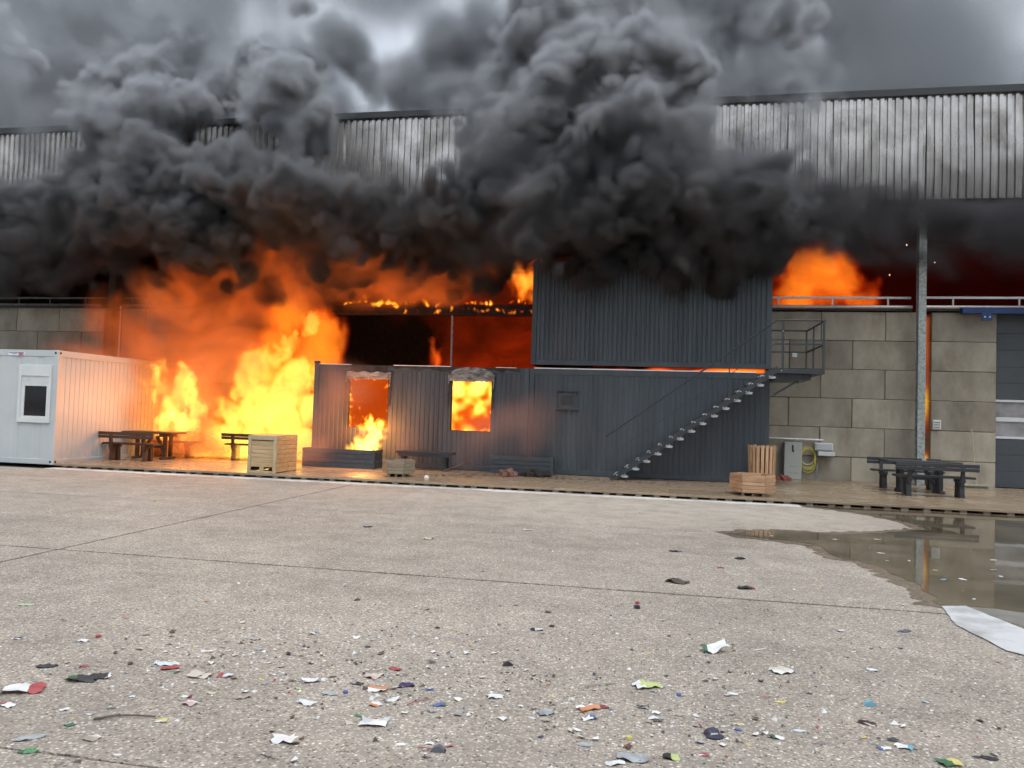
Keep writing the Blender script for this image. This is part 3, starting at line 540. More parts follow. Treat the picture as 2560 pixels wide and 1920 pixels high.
obj('column', hbeam(22.4, .1, 7.5, 'galv'), M['galv'], hall)
obj('column', hbeam(-8.25, .1, 7.5, 'galv', 2.2), M['sooty'], hall, label='dark steel column in the gap of the block wall')
obj('column', MB().tube([(3.30, 2.35, .1), (3.27, 2.35, 4.56)], .038, 8), M['galv'], hall, label='thin pole in the burning opening')
obj('column', MB().tube([(-7.93, 2.3, .1), (-7.93, 2.3, 4.75)], .03, 8), M['tube'], hall, label='thin pipe beside the gap of the block wall')
m = MB().box(-2.6, 6.1, 2.3, 2.5, 4.80, 4.86).box(-2.6, 6.1, 2.38, 2.42, 4.60, 4.80).box(-2.6, 6.1, 2.3, 2.5, 4.54, 4.60); obj('portal_beam', m, M['sooty'], hall, label='burning beam over the opening above the container')
# sectional door
sd = obj('sectional_door', MB().box(18.2, 25.5, 2.62, 2.66, .1, 4.75), M['door'], hall, label='dark grey sectional door with see-through strips')
for z0, z1 in ((.1, .52), (.525, .95), (.955, 1.385), (2.43, 2.87), (2.875, 3.3), (3.305, 3.75), (3.755, 4.2), (4.205, 4.7)):
    obj('section', MB().cbox(18.21, 25.4, 2.58, 2.62, z0, z1, .004), M['door'], sd)
for z0, z1 in ((1.388, 1.446), (1.842, 1.957), (2.364, 2.425)): obj('bar', MB().cbox(18.21, 25.4, 2.56, 2.62, z0, z1, .005), M['whiteframe'], sd)
for z0, z1 in ((1.446, 1.842), (1.957, 2.364)): obj('pane', MB().box(18.21, 25.4, 2.595, 2.615, z0, z1), M['doorwin'], sd)
bb = obj('door_beam', MB().cbox(17.25, 26, 2.08, 2.26, 4.665, 4.825, .006), M['blue'], hall, label='blue beam over the sectional door')
obj('bracket', MB().cbox(17.7, 17.96, 2.05, 2.079, 4.48, 4.664, .004), M['blue'], bb)
for q in (17.77, 17.89): obj('bolt', MB().tube([(q, 2.05, 4.57), (q, 2.03, 4.57)], .018, 8), M['bolt'], bb)

# ------------------------------------------------------------------ block walls
def block_mesh(l):
    m = MB().cbox(0, l, 0, .78, 0, .787, .014); return m.mesh('block', M['block'])
_bm = {}
def block(parent, x0, x1, z):
    l = round(x1 - x0 - .010, 3)
    if l not in _bm: _bm[l] = block_mesh(l)
    obj('block', _bm[l], None, parent, loc=(x0 + .005, 2.35 + rng.uniform(-.012, .012), z), rot=(0, 0, rng.uniform(-.003, .003)))
wr = thing('block_wall', 'tall beige concrete block wall behind the stair landing', 'wall')
wr2 = thing('block_wall', 'narrow column of concrete blocks between steel column and sectional door', 'wall')
for k in range(6):
    z = 4.73 - .795 * (k + 1); cut = [9.8, 10.47, 12.12, 13.775, 15.43, 16.235] if k % 2 == 0 else [9.8, 11.29, 12.945, 14.60, 16.235]
    for a, b in zip(cut, cut[1:]): block(wr, a, b, z)
    block(wr2, 16.58, 18.18, z)
wl = thing('block_wall', 'dark concrete block wall behind the white container', 'wall')
wl2 = thing('block_wall', 'concrete block wall beyond the dark gap, veiled by orange smoke', 'wall')
for k in range(6):
    z = 4.70 - .795 * (k + 1); cut = [-15.16, -13.52, -11.89, -10.26, -8.56] if k % 2 == 0 else [-15.16, -14.4, -12.7, -11.055, -9.4, -8.56]
    for a, b in zip(cut, cut[1:]): block(wl, a, b, z)
    cut = [-7.9, -7.035, -5.4, -3.7, -2.7] if k % 2 == 0 else [-7.9, -6.2, -4.5, -2.7]
    for a, b in zip(cut, cut[1:]): block(wl2, a, b, z)

# rails and gutters on top of the walls
def wall_rail(label, segs, posts, z1, z0, mat):
    t = thing('guard_rail', label, 'rail')
    for a, b in segs:
        obj('top_rail', MB().beam((a, 2.42, z1), (b, 2.42, z1), .05, .06), mat, t)
        obj('gutter', MB().tube([(a, 2.30, z0), (b, 2.30, z0)], .045, 10), mat, t)
        obj('ledge', MB().box(a, b, 2.28, 2.9, z0 - .105, z0 - .05), M['sooty'], t)
    for p in posts: obj('post', MB().beam((p, 2.42, z0), (p, 2.42, z1), .04, .04), mat, t)
wall_rail('pale rail and gutter along the top of the beige block wall', [(12.2, 16.08)], (12.64, 14.07, 15.5), 5.12, 4.855, M['tube'])
wall_rail('pale rail and gutter running from the steel column over the sectional door', [(16.34, 26)], (17.13, 18.74, 20.3), 5.13, 4.86, M['tube'])
wall_rail('grey rail along the top of the dark block wall behind the white container', [(-15, -8.6), (-7.9, -4.6)], (-11.9, -10.7, -9.35, -7.6, -6.2), 5.03, 4.78, M['dullrail'])

# ------------------------------------------------------------------ office containers
def office_box(t, L_, D, H, wall, frame, front_holes=(), pitch=.13, rib=.012, inside=None, side_corr=False):
    """local: x 0..L_, y 0..D (0 = front), z 0..H"""
    pw, tr, br = .13, .155, .13
    obj('wall_panel', MB().corr(pw, L_ - pw, br, H - tr, .026, pitch, rib, front_holes), wall, t)
    for x in (0, L_ - pw): obj('corner_post', MB().cbox(x, x + pw, 0, pw, 0, H, .006), frame, t)
    for x in (0, L_ - pw): obj('corner_post', MB().cbox(x, x + pw, D - pw, D, 0, H, .006), frame, t)
    obj('top_rail', MB().cbox(pw, L_ - pw, .004, .10, H - tr, H - .004, .005), frame, t)
    obj('bottom_rail', MB().cbox(pw, L_ - pw, .004, .10, .004, br, .005), frame, t)
    if side_corr:
        obj('side_wall', MB().corr(pw, D - pw, br, H - tr, L_ - .022, pitch, .012, axis='y'), wall, t)
    else:
        obj('side_wall', MB().box(L_ - .06, L_ - .02, pw, D - pw, br, H - tr), wall, t)
    obj('top_rail', MB().cbox(L_ - .1, L_ - .004, pw, D - pw, H - tr, H - .004, .005), frame, t)
    obj('bottom_rail', MB().cbox(L_ - .1, L_ - .004, pw, D - pw, .004, br, .005), frame, t)
    obj('side_wall', MB().box(.02, .06, pw, D - pw, .004, H - .004), wall, t)
    obj('back_wall', MB().box(pw, L_ - pw, D - .06, D - .02, .004, H - .004), inside or wall, t)
    obj('roof', MB().box(.07, L_ - .07, .101, D - .07, H - .05, H - .012), inside or wall, t)
    obj('floor', MB().box(.07, L_ - .07, .101, D - .07, .02, .06), inside or wall, t)
H0 = 2.752; B0 = .1
cA = thing('office_container', 'dark grey container with two burnt out windows full of fire', 'container', (0, 0, B0))
W1 = (1.02, 2.17, 1.037, 2.395); W2 = (3.94, 5.05, 1.041, 2.396)
office_box(cA, 6.05, 2.32, H0, M['anthsoot'], M['anth'], (W1, W2), inside=M['char'])
obj('edge_flashing', MB().box(.14, 1.05, -.012, .09, H0 - .003, H0 + .016), M['whiteedge'], cA)
obj('edge_flashing', MB().box(2.3, 3.9, -.012, .09, H0 - .003, H0 + .016), M['whiteedge'], cA)
obj('edge_flashing', MB().box(5.15, 5.7, -.012, .09, H0 - .003, H0 + .012), M['whiteedge'], cA)
obj('corner_fitting', MB().cbox(-.01, .12, -.012, .12, H0, H0 + .09, .01), M['anth'], cA)
for wi, (a, b, c, d) in enumerate((W1, W2)):
    q = random.Random(40 + wi)
    wf = obj('window', MB().box(a - .02, a + .012, .03, .12, c, d).box(b - .012, b + .02, .03, .12, c, d).box(a, b, .03, .12, c - .02, c + .012), M['char'], cA, label=('burnt out window glowing orange' if wi == 0 else 'burnt out window filled with yellow fire'))
    # burnt shutter box over the opening, ragged lower edge
    n = 22; xs = [a - .05 + (b - a + .1) * i / n for i in range(n + 1)]
    top = [d + .165 + .02 * math.sin(i * .9) for i in range(n + 1)]; bot = [d - .01 - q.uniform(0, .035) for i in range(n + 1)]
    obj('shutter_box', MB().slaby([(x, z) for x, z in zip(xs, bot)] + [(x, z) for x, z in zip(xs[::-1], top[::-1])], -.035, .02), M['ash'], wf)
    arch = [(a - .06, d + .16)] + [((a + b) / 2 - math.cos(t) * (b - a) * .52, d + .165 + math.sin(t) * .19) for t in [math.pi * k / 16 for k in range(17)]] + [(b + .06, d + .16)]
    obj('soot_arch', MB().slaby([(x, min(z, H0 + .0)) for x, z in arch], -.008, .001), M['ash'] if wi else M['scorch'], wf)
    for sx in (a - .10, b + .015):
        n = 14; zs = [d - .75 + .95 * i / n for i in range(n + 1)]
        l = [sx + .03 * q.random() for _ in zs]; r_ = [sx + .085 + .02 * q.random() - (.05 * (1 - i / n)) for i in range(n + 1)]
        obj('blistered_strip', MB().slaby([(x, z) for x, z in zip(r_, zs)] + [(x, z) for x, z in zip(l[::-1], zs[::-1])], -.012, .002), M['scorch'], wf)
    obj('guide_rail', MB().beam((b + .075, -.03, d + .17), (b + .045, -.03, d - .22), .02, .03), M['ash'], wf)
    obj('guide_rail', MB().beam((a - .075, -.03, d + .17), (a - .06, -.03, d - .12), .02, .03), M['ash'], wf)
m = MB(); q = random.Random(7)
obj('soot_band', MB().slaby([(.9, H0 - .01)] + [(.9 + 4.9 * i / 30, H0 - .05 - q.uniform(0, .10)) for i in range(31)] + [(5.8, H0 - .01)], -.004, .003), M['scorch'], cA)

cB = thing('office_container', 'dark grey container with a small window behind the stair', 'container', (6.06, 0, B0))
office_box(cB, 6.06, 2.32, H0, M['anth'], M['anth'], ((.80, 1.23, 1.74, 2.115),), inside=M['dark'])
obj('edge_flashing', MB().box(.12, 5.72, -.012, .09, H0 - .003, H0 + .024), M['whiteedge'], cB)
sw = obj('window', MB().box(.80, .835, -.02, .05, 1.74, 2.115).box(1.195, 1.23, -.02, .05, 1.74, 2.115).box(.835, 1.195, -.02, .05, 2.08, 2.115).box(.835, 1.195, -.02, .05, 1.74, 1.785), M['anth'], cB)
obj('frame', MB().box(.845, .865, -.008, .03, 1.79, 2.07).box(1.165, 1.185, -.008, .03, 1.79, 2.07).box(.865, 1.165, -.008, .03, 2.05, 2.07).box(.865, 1.165, -.008, .03, 1.79, 1.81), M['door'], sw)
obj('pane', MB().box(.86, 1.17, .012, .02, 1.80, 2.06), M['glass2'], sw)
obj('sill', MB().cbox(.71, 1.32, -.07, .012, 1.69, 1.735, .006), M['door'], sw)
obj('hood', MB().cbox(.72, 1.33, -.06, .012, 2.165, 2.18, .003), M['anth'], sw)

cC = thing('office_container', 'dark grey windowless container stacked on top, its roof lost in smoke', 'container', (6.08, -.02, B0 + H0 + .10))
office_box(cC, 6.06, 2.32, H0, M['anth'], M['anth'], inside=M['dark'], rib=.021, pitch=.118)

cW = thing('office_container', 'white container with a half shuttered window beside the deck', 'container', (-7.37, -3.675, .06))
HW = 2.78
office_box(cW, 2.44, 6.03, HW, M['whitepaint'], M['whitepaint'], ((1.40, 2.27, 1.02, 2.38),), pitch=.62, side_corr=False)
for o_ in list(cW.children):
    if o_.name.startswith('side_wall') and o_.data.vertices[0].co.x > 1: bpy.data.objects.remove(o_)
obj('side_wall', MB().corr(.13, 5.9, .13, HW - .155, 2.44 - .03, .16, .012, axis='y', flat=.76, slope=.05), M['whitepaint'], cW)
for (x, y, z) in ((2.36, -.003, .07), (2.36, -.003, HW - .07)):
    obj('corner_casting_hole', MB().tube([(x, -.001, z), (x, -.004, z)], .028, 10), M['dark'], cW)
for (y, z) in ((.07, .07), (.07, HW - .07)): obj('corner_casting_hole', MB().tube([(2.4395, y, z), (2.443, y, z)], .03, 10), M['dark'], cW)
w = obj('window', MB().cbox(1.375, 1.45, -.03, .03, 1.005, 2.41, .005).cbox(2.215, 2.29, -.03, .03, 1.005, 2.41, .005).cbox(1.45, 2.215, -.03, .03, 2.14, 2.41, .005).cbox(1.45, 2.215, -.03, .03, 1.005, 1.12, .005), M['whiteframe'], cW)
for k in range(7): obj('slat', MB().cbox(1.45, 2.215, -.012, .012, 1.925 + k * .031, 1.954 + k * .031, .004), M['whiteframe'], w)
obj('sash', MB().cbox(1.49, 1.55, -.012, .03, 1.12, 1.925, .004).cbox(2.165, 2.215, -.012, .03, 1.12, 1.925, .004).cbox(1.55, 2.165, -.012, .03, 1.12, 1.165, .004).cbox(1.55, 2.165, -.012, .03, 1.895, 1.925, .004).cbox(1.45, 1.489, -.008, .03, 1.12, 1.925, .004), M['whiteframe'], w)
obj('pane', MB().box(1.55, 2.165, .004, .012, 1.165, 1.895), M['glass'], w)
sg = obj('name_plate', MB().box(1.03, 1.50, -.004, .003, HW - .145, HW - .055), pm('plate_white', (.7, .7, .74), None, 1, .5), cW, label='white name plate with blue and red print')
inkb = pm('plate_blue', (.10, .10, .30), None, 1, .5); inkr = pm('plate_red', (.45, .12, .16), None, 1, .5)
q = random.Random(3); x = 1.05
m = MB()
while x < 1.47:
    w_ = q.uniform(.012, .03); m.box(x, x + w_, -.006, -.0045, HW - .085 + q.uniform(-.004, .002), HW - .066); x += w_ + .006
x = 1.14
while x < 1.27:
    w_ = q.uniform(.012, .026); m.box(x, x + w_, -.006, -.0045, HW - .112, HW - .100); x += w_ + .006
obj('print', m, inkb, sg); obj('print', MB().box(1.32, 1.44, -.006, -.0045, HW - .14, HW - .09).box(1.46, 1.475, -.006, -.0045, HW - .135, HW - .09), inkr, sg)

# ------------------------------------------------------------------ outside stair
st = thing('outside_staircase', 'grey steel stair with bright treads leading to the upper container', 'staircase', (0, 0, 0))
sx0, sz0, dx, dz = 8.40, .13, .2615, .192
for yy in (-.95, -.12):
    obj('stringer', MB().beam((8.30, yy, .10), (12.18, yy, 2.92), .012, .125), M['anthrail'], st)
tread = MB().cbox(-.135, .135, .012, .80, -.012, .022, .004)
tread = tread.mesh('tread', M['alu'])
pl = [(-.18, -.005), (-.17, .026), (-.13, .036), (-.05, .03), (.10, .012), (.18, -.003), (.185, -.026), (.16, -.05), (.08, -.054), (-.02, -.042), (-.15, -.028)]
plate = MB().slaby(pl, -.004, .010).mesh('tread_end', M['alu'])
blt = MB().tube([(0, 0, 0), (0, -.014, 0)], .013, 8).mesh('bolt', M['bolt'])
for k in range(14):
    x, z = 8.52 + k * dx, .235 + k * dz
    t = obj('tread', tread, None, st, loc=(x, -.945, z))
    obj('tread_end', plate, None, t, loc=(.02, .018, -.01)); 
    for bx, bz in ((-.075, -.002), (.055, -.008)): obj('bolt', blt, None, t, loc=(bx, -.012, bz))
obj('handrail', MB().tube([(8.14, -.96, 1.15), (12.13, -.96, 4.06), (13.21, -.96, 4.06), (13.21, 1.22, 4.06), (12.2, 1.22, 4.06)], .021, 8), M['anthrail'], st)
obj('mid_rail', MB().tube([(8.54, -.955, .92), (12.10, -.955, 3.50)], .010, 6), M['anthrail'], st)
obj('mid_rail', MB().beam((12.10, -.955, 3.49), (13.18, -.955, 3.49), .03, .04), M['anthrail'], st)
obj('mid_rail', MB().beam((13.19, -.93, 3.49), (13.19, 1.2, 3.49), .03, .035), M['anthrail'], st)
obj('mid_rail', MB().beam((12.2, 1.22, 3.49), (13.19, 1.22, 3.49), .03, .035), M['anthrail'], st)
for (x, y, z0, z1, w_) in ((9.64, -.955, 1.06, 2.25, .028), (11.05, -.955, 2.10, 3.27, .028), (12.27, -.955, 2.9, 4.05, .05), (13.18, -.955, 2.9, 4.05, .05), (13.19, .3, 2.9, 4.05, .04), (13.19, 1.22, 2.9, 4.05, .04), (12.24, 1.22, 2.9, 4.05, .04)):
    obj('post', MB().box(x - w_ / 2, x + w_ / 2, y - .012, y + .012, z0, z1), M['anthrail'], st)
obj('landing', MB().cbox(12.15, 13.21, -.96, 1.23, 2.80, 2.915, .004), M['anthrail'], st)
obj('bracket', MB().box(12.16, 12.95, -.7, .9, 2.66, 2.80).beam((12.14, -.5, 2.3), (12.7, -.5, 2.66), .05, .05), M['anth'], st)
obj('bolt', blt, None, st, loc=(12.26, -.97, 3.80)); obj('bolt', blt, None, st, loc=(12.24, -.965, 2.86))
obj('switch_box', MB().cbox(12.83, 12.95, 1.16, 1.20, 3.36, 3.47, .005), M['whiteframe'], st, label='small white switch box on the landing rail')

# ------------------------------------------------------------------ picnic sets: table and two backed benches bolted together
def picnic(mat, label, loc, rz=0, L_=1.6):
    t = thing('picnic_table', label, 'table', loc, rz, 'picnic tables on the deck'); h = L_ / 2
    for k in range(4): obj('plank', MB().cbox(-h + .0, h, -.36 + k * .182, -.36 + k * .182 + .174, .70, .748, .006), mat, t)
    for sx in (-.42, .42):
        obj('trestle', MB().beam((sx, -.12, .0), (sx, -.12, .70), .09, .07).beam((sx, .12, .0), (sx, .12, .70), .09, .07).cbox(sx - .045, sx + .045, -.34, .34, .62, .699, .005).cbox(sx - .05, sx + .05, -.28, .28, -.0, .07, .005), mat, t)
        obj('brace', MB().beam((sx * .85, 0, .10), (sx * .2, 0, .62), .06, .07), mat, t)
    obj('rail', MB().cbox(-.37, .37, -.035, .035, .30, .38, .005), mat, t)
    for s in (-1, 1):
        y0 = s * .92
        sp = obj('seat', MB().cbox(-h, h, y0 - .17, y0 - .005, .42, .465, .006).cbox(-h, h, y0 + .005, y0 + .17, .42, .465, .006), mat, t)
        yb = y0 + s * .22
        obj('backrest', MB().cbox(-h - .04, h + .04, min(yb, yb + s * .045), max(yb, yb + s * .045), .585, .66, .006).cbox(-h - .04, h + .04, min(yb, yb + s * .045), max(yb, yb + s * .045), .668, .75, .006), mat, t)
        for sx in (-h + .27, h - .27):
            obj('bench_leg', MB().beam((sx, y0 - .11, 0), (sx, y0 - .09, .34), .10, .10).beam((sx, y0 + .11, 0), (sx, y0 + .09, .34), .10, .10).cbox(sx - .06, sx + .06, y0 - .19, y0 + .19, .34, .419, .005), mat, t)
            obj('back_post', MB().beam((sx, y0 + s * .155, .28), (sx, y0 + s * .20, .74), .07, .06), mat, t)
    return t
picnic(M['black'], 'black picnic table with benches in front of the block wall', (15.45, -.42, .1), 0, 1.62)
picnic(M['brown'], 'dark brown picnic table with benches beside the white container', (-4.15, -.98, .1), 0, 1.5)
picnic(M['char'], 'picnic table burning in the big fire behind the pine crate', (-1.9, .85, .1), 0, 1.2)
obj('ashtray', MB().tube([(15.52, -.5, .8485), (15.52, -.5, .89)], .05, 10), M['alu'], label='small pale ashtray on the black picnic table', category='ashtray')

# ------------------------------------------------------------------ pine crate
c = thing('wooden_crate', 'tall pale pine crate at the edge of the deck in front of the fire', 'crate', (.10, -3.56, .1), R(1.5))
cw, cd, ch = .70, 1.12, .86
for x in (0, cw - .075): obj('corner_post', MB().cbox(x, x + .075, 0, .05, 0, ch, .005), M['pineend'], c)
for x in (0, cw - .075): obj('corner_post', MB().cbox(x, x + .075, cd - .05, cd, 0, ch, .005), M['pineend'], c)
obj('top_board', MB().cbox(.076, cw - .076, .004, .045, ch - .10, ch - .002, .004), M['pineend'], c)
obj('foot_board', MB().cbox(.076, cw - .076, .004, .045, .0, .05, .004), M['pineend'], c)
obj('foot_block', MB().cbox(cw / 2 - .05, cw / 2 + .05, .006, .09, .051, .135, .004), M['pineend'], c)
for k in range(6): obj('board', MB().cbox(.07, cw - .07, .022, .042, .14 + k * .101, .14 + k * .101 + .097, .005), M['pine'], c)
for k in range(8):
    obj('board', MB().cbox(cw - .022, cw - .002, .052, cd - .052, .02 + k * .104, .02 + k * .104 + .1, .005), M['pine'], c)
    obj('board', MB().cbox(.002, .022, .052, cd - .052, .02 + k * .104, .02 + k * .104 + .1, .005), M['pine'], c)
    obj('board', MB().cbox(.08, cw - .08, cd - .03, cd - .01, .02 + k * .104, .02 + k * .104 + .1, .005), M['pine'], c)
obj('lid', MB().cbox(.01, cw - .01, .01, cd - .01, ch - .03, ch + .006, .004), M['pine'], c)

# ------------------------------------------------------------------ hexagonal planters
def hexplanter(label, loc, r, h, rows, mat, rz):
    t = thing('hexagonal_planter', label, 'planter', loc, rz, 'hexagonal wooden planters')
    P = [(r * math.cos(R(60 * k)), r * math.sin(R(60 * k))) for k in range(6)]
    bh = h / rows
    for k in range(6):
        a = Vector((*P[k], 0)); b = Vector((*P[(k + 1) % 6], 0)); d = (b - a).normalized()
        for j in range(rows):
            e = .012 if j % 2 else -.004
            obj('board', MB().beam(a - d * e + Vector((0, 0, .07 + bh * (j + .5))), b + d * e + Vector((0, 0, .07 + bh * (j + .5))), .03, bh - .006), mat, t)
    obj('rim', MB().prism([(x * .90, y * .90) for x, y in P], .06, .09 + h * .55), M['dark'], t)
    for k in (-1, 0, 1): obj('foot', MB().cbox(k * r * .45 - .03, k * r * .45 + .03, -r * .8, r * .8, 0, .068, .004), M['bearer'], t)
hexplanter('small grey brown hexagonal planter near the middle of the deck', (3.44, -2.62, .1), .37, .32, 4, M['greyhex'], R(8))
hexplanter('reddish larch hexagonal planter in front of the slatted bin', (11.38, -3.02, .1), .45, .37, 5, M['larchh'], R(-3))

# slatted bin
t = thing('slatted_bin', 'round bin of upright larch slats beside the container corner', 'bin', (11.88, -.62, .1))
n = 19
for k in range(n):
    a = 2 * math.pi * k / n; ca, sa = math.cos(a), math.sin(a)
    m = MB(); r0, r1 = .275, .305
    m.add([Vector((ca * (r + e) - sa * w_, sa * (r + e) + ca * w_, z)) for z, r in ((.02, r0), (.97 + .012 * math.sin(k * 2.3), r1)) for e, w_ in ((0, -.036), (.022, -.036), (.022, .036), (0, .036))], [(0, 3, 2, 1), (4, 5, 6, 7), (0, 1, 5, 4), (1, 2, 6, 5), (2, 3, 7, 6), (3, 0, 4, 7)])
    obj('slat', m, M['larch'], t)
obj('liner', MB().tube([(0, 0, .03), (0, 0, .9)], .262, 20), M['dark'], t)

# dark planter boxes and bench by the container
def boxplanter(label, loc, l, d, h):
    t = thing('planter_box', label, 'planter', loc, 0)
    bh = h / 4
    for j in range(4):
        obj('board', MB().cbox(0, l, 0, .03, j * bh, j * bh + bh - .008, .004), M['anth'], t)
        obj('board', MB().cbox(l - .03, l, .031, d, j * bh, j * bh + bh - .008, .004), M['anth'], t)
        obj('board', MB().cbox(0, .03, .031, d, j * bh, j * bh + bh - .008, .004), M['anth'], t)
    obj('soil', MB().box(.031, l - .031, .031, d, .02, h - .09), M['char'], t)
    obj('corner_post', MB().cbox(l - .05, l + .01, -.012, -.001, 0, h + .005, .003), M['anth'], t)
boxplanter('dark planter box under the left burning window, flames on top', (.22, -1.0, .1), 2.0, .62, .49)
boxplanter('long dark planter box against the container seam', (5.17, -.47, .1), 1.63, .42, .46)
t = thing('bench', 'low dark bench against the container between the burning windows', 'bench', (2.70, -.72, .1))
for k in range(2): obj('seat_plank', MB().cbox(0, 1.52, k * .2, k * .2 + .19, .42 - k * .0, .485, .006), M['black'], t)
obj('apron', MB().cbox(.06, 1.44, .005, .04, .35, .419, .004), M['black'], t)
for x in (.12, 1.25): obj('leg', MB().cbox(x, x + .1, .05, .33, 0, .349, .005), M['black'], t)

# charred heaps on the deck
def lump(name, label, loc, size, mat, seed, cat):
    q = random.Random(seed); bm = bmesh.new(); bmesh.ops.create_icosphere(bm, subdivisions=4, radius=1)
    ph = [q.uniform(0, 6.28) for _ in range(9)]
    for v in bm.verts:
        p_ = v.co
        k = 1 + .22 * math.sin(3.1 * p_.x + ph[0]) * math.sin(4.3 * p_.y + ph[1]) + .16 * math.sin(7 * p_.x + ph[2] + 3 * p_.z) + .10 * math.sin(11 * p_.y + ph[3] + 5 * p_.x) + .07 * math.sin(17 * p_.x + ph[4]) * math.sin(15 * p_.z + ph[5])
        v.co = Vector((p_.x * k * size[0], p_.y * k * size[1], max(-.02, p_.z * k + .25) * size[2]))
    me = bpy.data.meshes.new(name); bm.to_mesh(me); bm.free(); me.materials.append(mat)
    return obj(name, me, loc=loc, label=label, category=cat)
lump('scorched_bundle', 'reddish brown scorched bundle lying on the deck', (5.82, -1.30, .1), (.22, .15, .14), M['rust'], 1, 'bundle')
lump('charred_heap', 'black charred heap in front of the long planter box', (6.50, -.98, .1), (.27, .16, .13), M['char'], 2, 'heap')
lump('charred_heap', 'flat black charred remains beside the larger charred heap', (6.12, -.92, .1), (.25, .12, .06), M['char'], 5, 'heap')
lump('white_stone', 'white rounded lump lying alone on the deck edge', (4.15, -2.7, .1), (.045, .04, .04), M['whiteedge'], 3, 'stone')
obj('charred_stick', MB().tube([(4.05, -.95, .12), (4.4, -.9, .27), (4.78, -.82, .43)], .014, 6), M['rust'], label='thin scorched stick leaning between bench and planter', category='stick')
def crumbs(name, label, spots, mat, n, seed, parent=None, smin=.008, smax=.03):
    q = random.Random(seed); m = MB()
    for _ in range(n):
        cx, cy, rx, ry, z = q.choice(spots); x = cx + q.gauss(0, rx); y = cy + q.gauss(0, ry); s = q.uniform(smin, smax); a = q.uniform(0, 6.28)
        m.add([(x + s * math.cos(a + b) * q.uniform(.6, 1.2), y + s * math.sin(a + b) * q.uniform(.6, 1.2), z) for b in (0, 2.1, 4.2)] + [(x, y, z + s * q.uniform(.3, .9))], [(0, 1, 3), (1, 2, 3), (2, 0, 3)])
    return obj(name, m, mat, kind='stuff', label=label)
crumbs('charred_crumbs', 'black charred crumbs scattered over the deck', [(5.4, -1.3, .7, .25, .1005), (6.6, -1.2, .6, .2, .1005), (7.6, -1.2, .7, .25, .1005), (9.5, -1.3, 1.2, .3, .1005), (4.6, -1.9, .5, .25, .1005)], M['char'], 520, 4)
crumbs('ash_dust', 'grey ash crumbs swept along the container foot', [(8.8, -.9, 1.2, .25, .1005), (11.0, -1.0, .8, .25, .1005), (12.7, -.2, .6, .3, .1005)], M['ash'], 420, 5, smin=.006, smax=.02)

# ------------------------------------------------------------------ fittings on the block wall
obj('conduit_pipe', MB().tube([(12.2, 2.28, 1.195), (13.86, 2.28, 1.19)], .032, 10), M['tube'], label='bright steel pipe running along the block wall', category='pipe')
t = thing('electric_cabinet', 'tall grey metal cabinet under the pipe on the block wall', 'cabinet', (12.82, 2.08, .1))
obj('body', MB().cbox(0, .455, 0, .25, 0, 1.0, .008), M['cab'], t)
obj('handle', MB().cbox(.20, .235, -.012, -.001, .76, .93, .003).cbox(.225, .25, -.02, -.012, .74, .80, .003), M['dark'], t)
obj('vent', MB().box(.12, .36, -.004, .001, .34, .346).box(.12, .36, -.004, .001, .17, .176), M['anth'], t)
h = MB(); q = random.Random(9)
for k in range(5):
    rr = .19 + .012 * k; pts = [(13.455 + (rr + .015 * math.sin(a * 2 + k)) * .92 * math.cos(a), 2.24 + .012 * k - .03, .70 + (rr * 1.18 + .02 * math.sin(a + k * 2)) * math.sin(a) - (.03 * k if math.sin(a) < -.4 else 0)) for a in [2 * math.pi * i / 28 for i in range(29)]]
    h.tube(pts, .011, 6)
hs = obj('hose_coil', h, M['hose'], label='coiled yellow hose hanging between the cabinet and white boxes', category='hose')
h = MB()
for k in range(3): h.tube([(13.455 + .165 * math.cos(a), 2.26 - .015 * k, .70 + (.18 + .02 * k) * math.sin(a)) for a in [R(200 + 140 * i / 12) for i in range(13)]], .012, 6)
obj('cable_coil', h, M['cable'], label='grey cable looped inside the yellow hose coil', category='cable')
t = thing('socket_box', 'white socket box with a lower tray right of the hose', 'box', (13.62, 2.12, .78))
obj('body', MB().cbox(0, .47, .02, .2, .12, .335, .02), M['whiteframe'], t); obj('lid', MB().cbox(.03, .44, .0, .02, .15, .305, .006), M['whitepaint'], t); obj('tray', MB().cbox(.08, .52, 0, .2, -.02, .10, .015), M['whiteframe'], t)
obj('stand_pipe', MB().tube([(13.70, 2.26, .12), (13.70, 2.26, .55)], .018, 8).cbox(13.66, 13.74, 2.2, 2.3, .1, .12, .004), M['cable'], label='short grey pipe standing below the socket box', category='pipe')
obj('cable_drop', MB().tube([(12.62, 2.2, .55), (12.68, 2.2, .85), (12.86, 2.2, 1.10), (13.1, 2.2, 1.17)], .012, 6), M['cable'], label='thin grey cable arching over the cabinet top', category='cable')
lump('red_rag', 'faded red rag on the deck beside the cabinet', (12.72, 1.6, .1), (.16, .10, .10), pm('faded_red', (.22, .06, .05), (.32, .10, .09), 8, .8), 8, 'rag')
t = thing('vent_box', 'small white louvred box beside the steel column', 'box', (16.62, 2.28, 1.58))
obj('body', MB().cbox(0, .205, .012, .07, 0, .25, .012), M['louvre'], t)
for k in range(3): obj('louvre', MB().cbox(.03, .175, -.004, .011, .045 + k * .065, .07 + k * .065, .004), M['cable'], t)
obj('cord', MB().tube([(.11, .04, 0), (.115, .04, -.12), (.10, .04, -.2)], .006, 5), M['cable'], t)
t = thing('broom', 'long handled broom leaning on the blocks by the sectional door', 'broom', (17.5, 1.85, .1))
obj('stick', MB().tube([(.02, .0, .09), (.06, .42, 1.52)], .013, 6), M['broom'], t); obj('head', MB().cbox(-.3, .3, -.03, .03, .05, .095, .006), M['broom'], t); obj('bristles', MB().cbox(-.295, .295, -.035, .035, 0, .05, .004), M['bristle'], t)

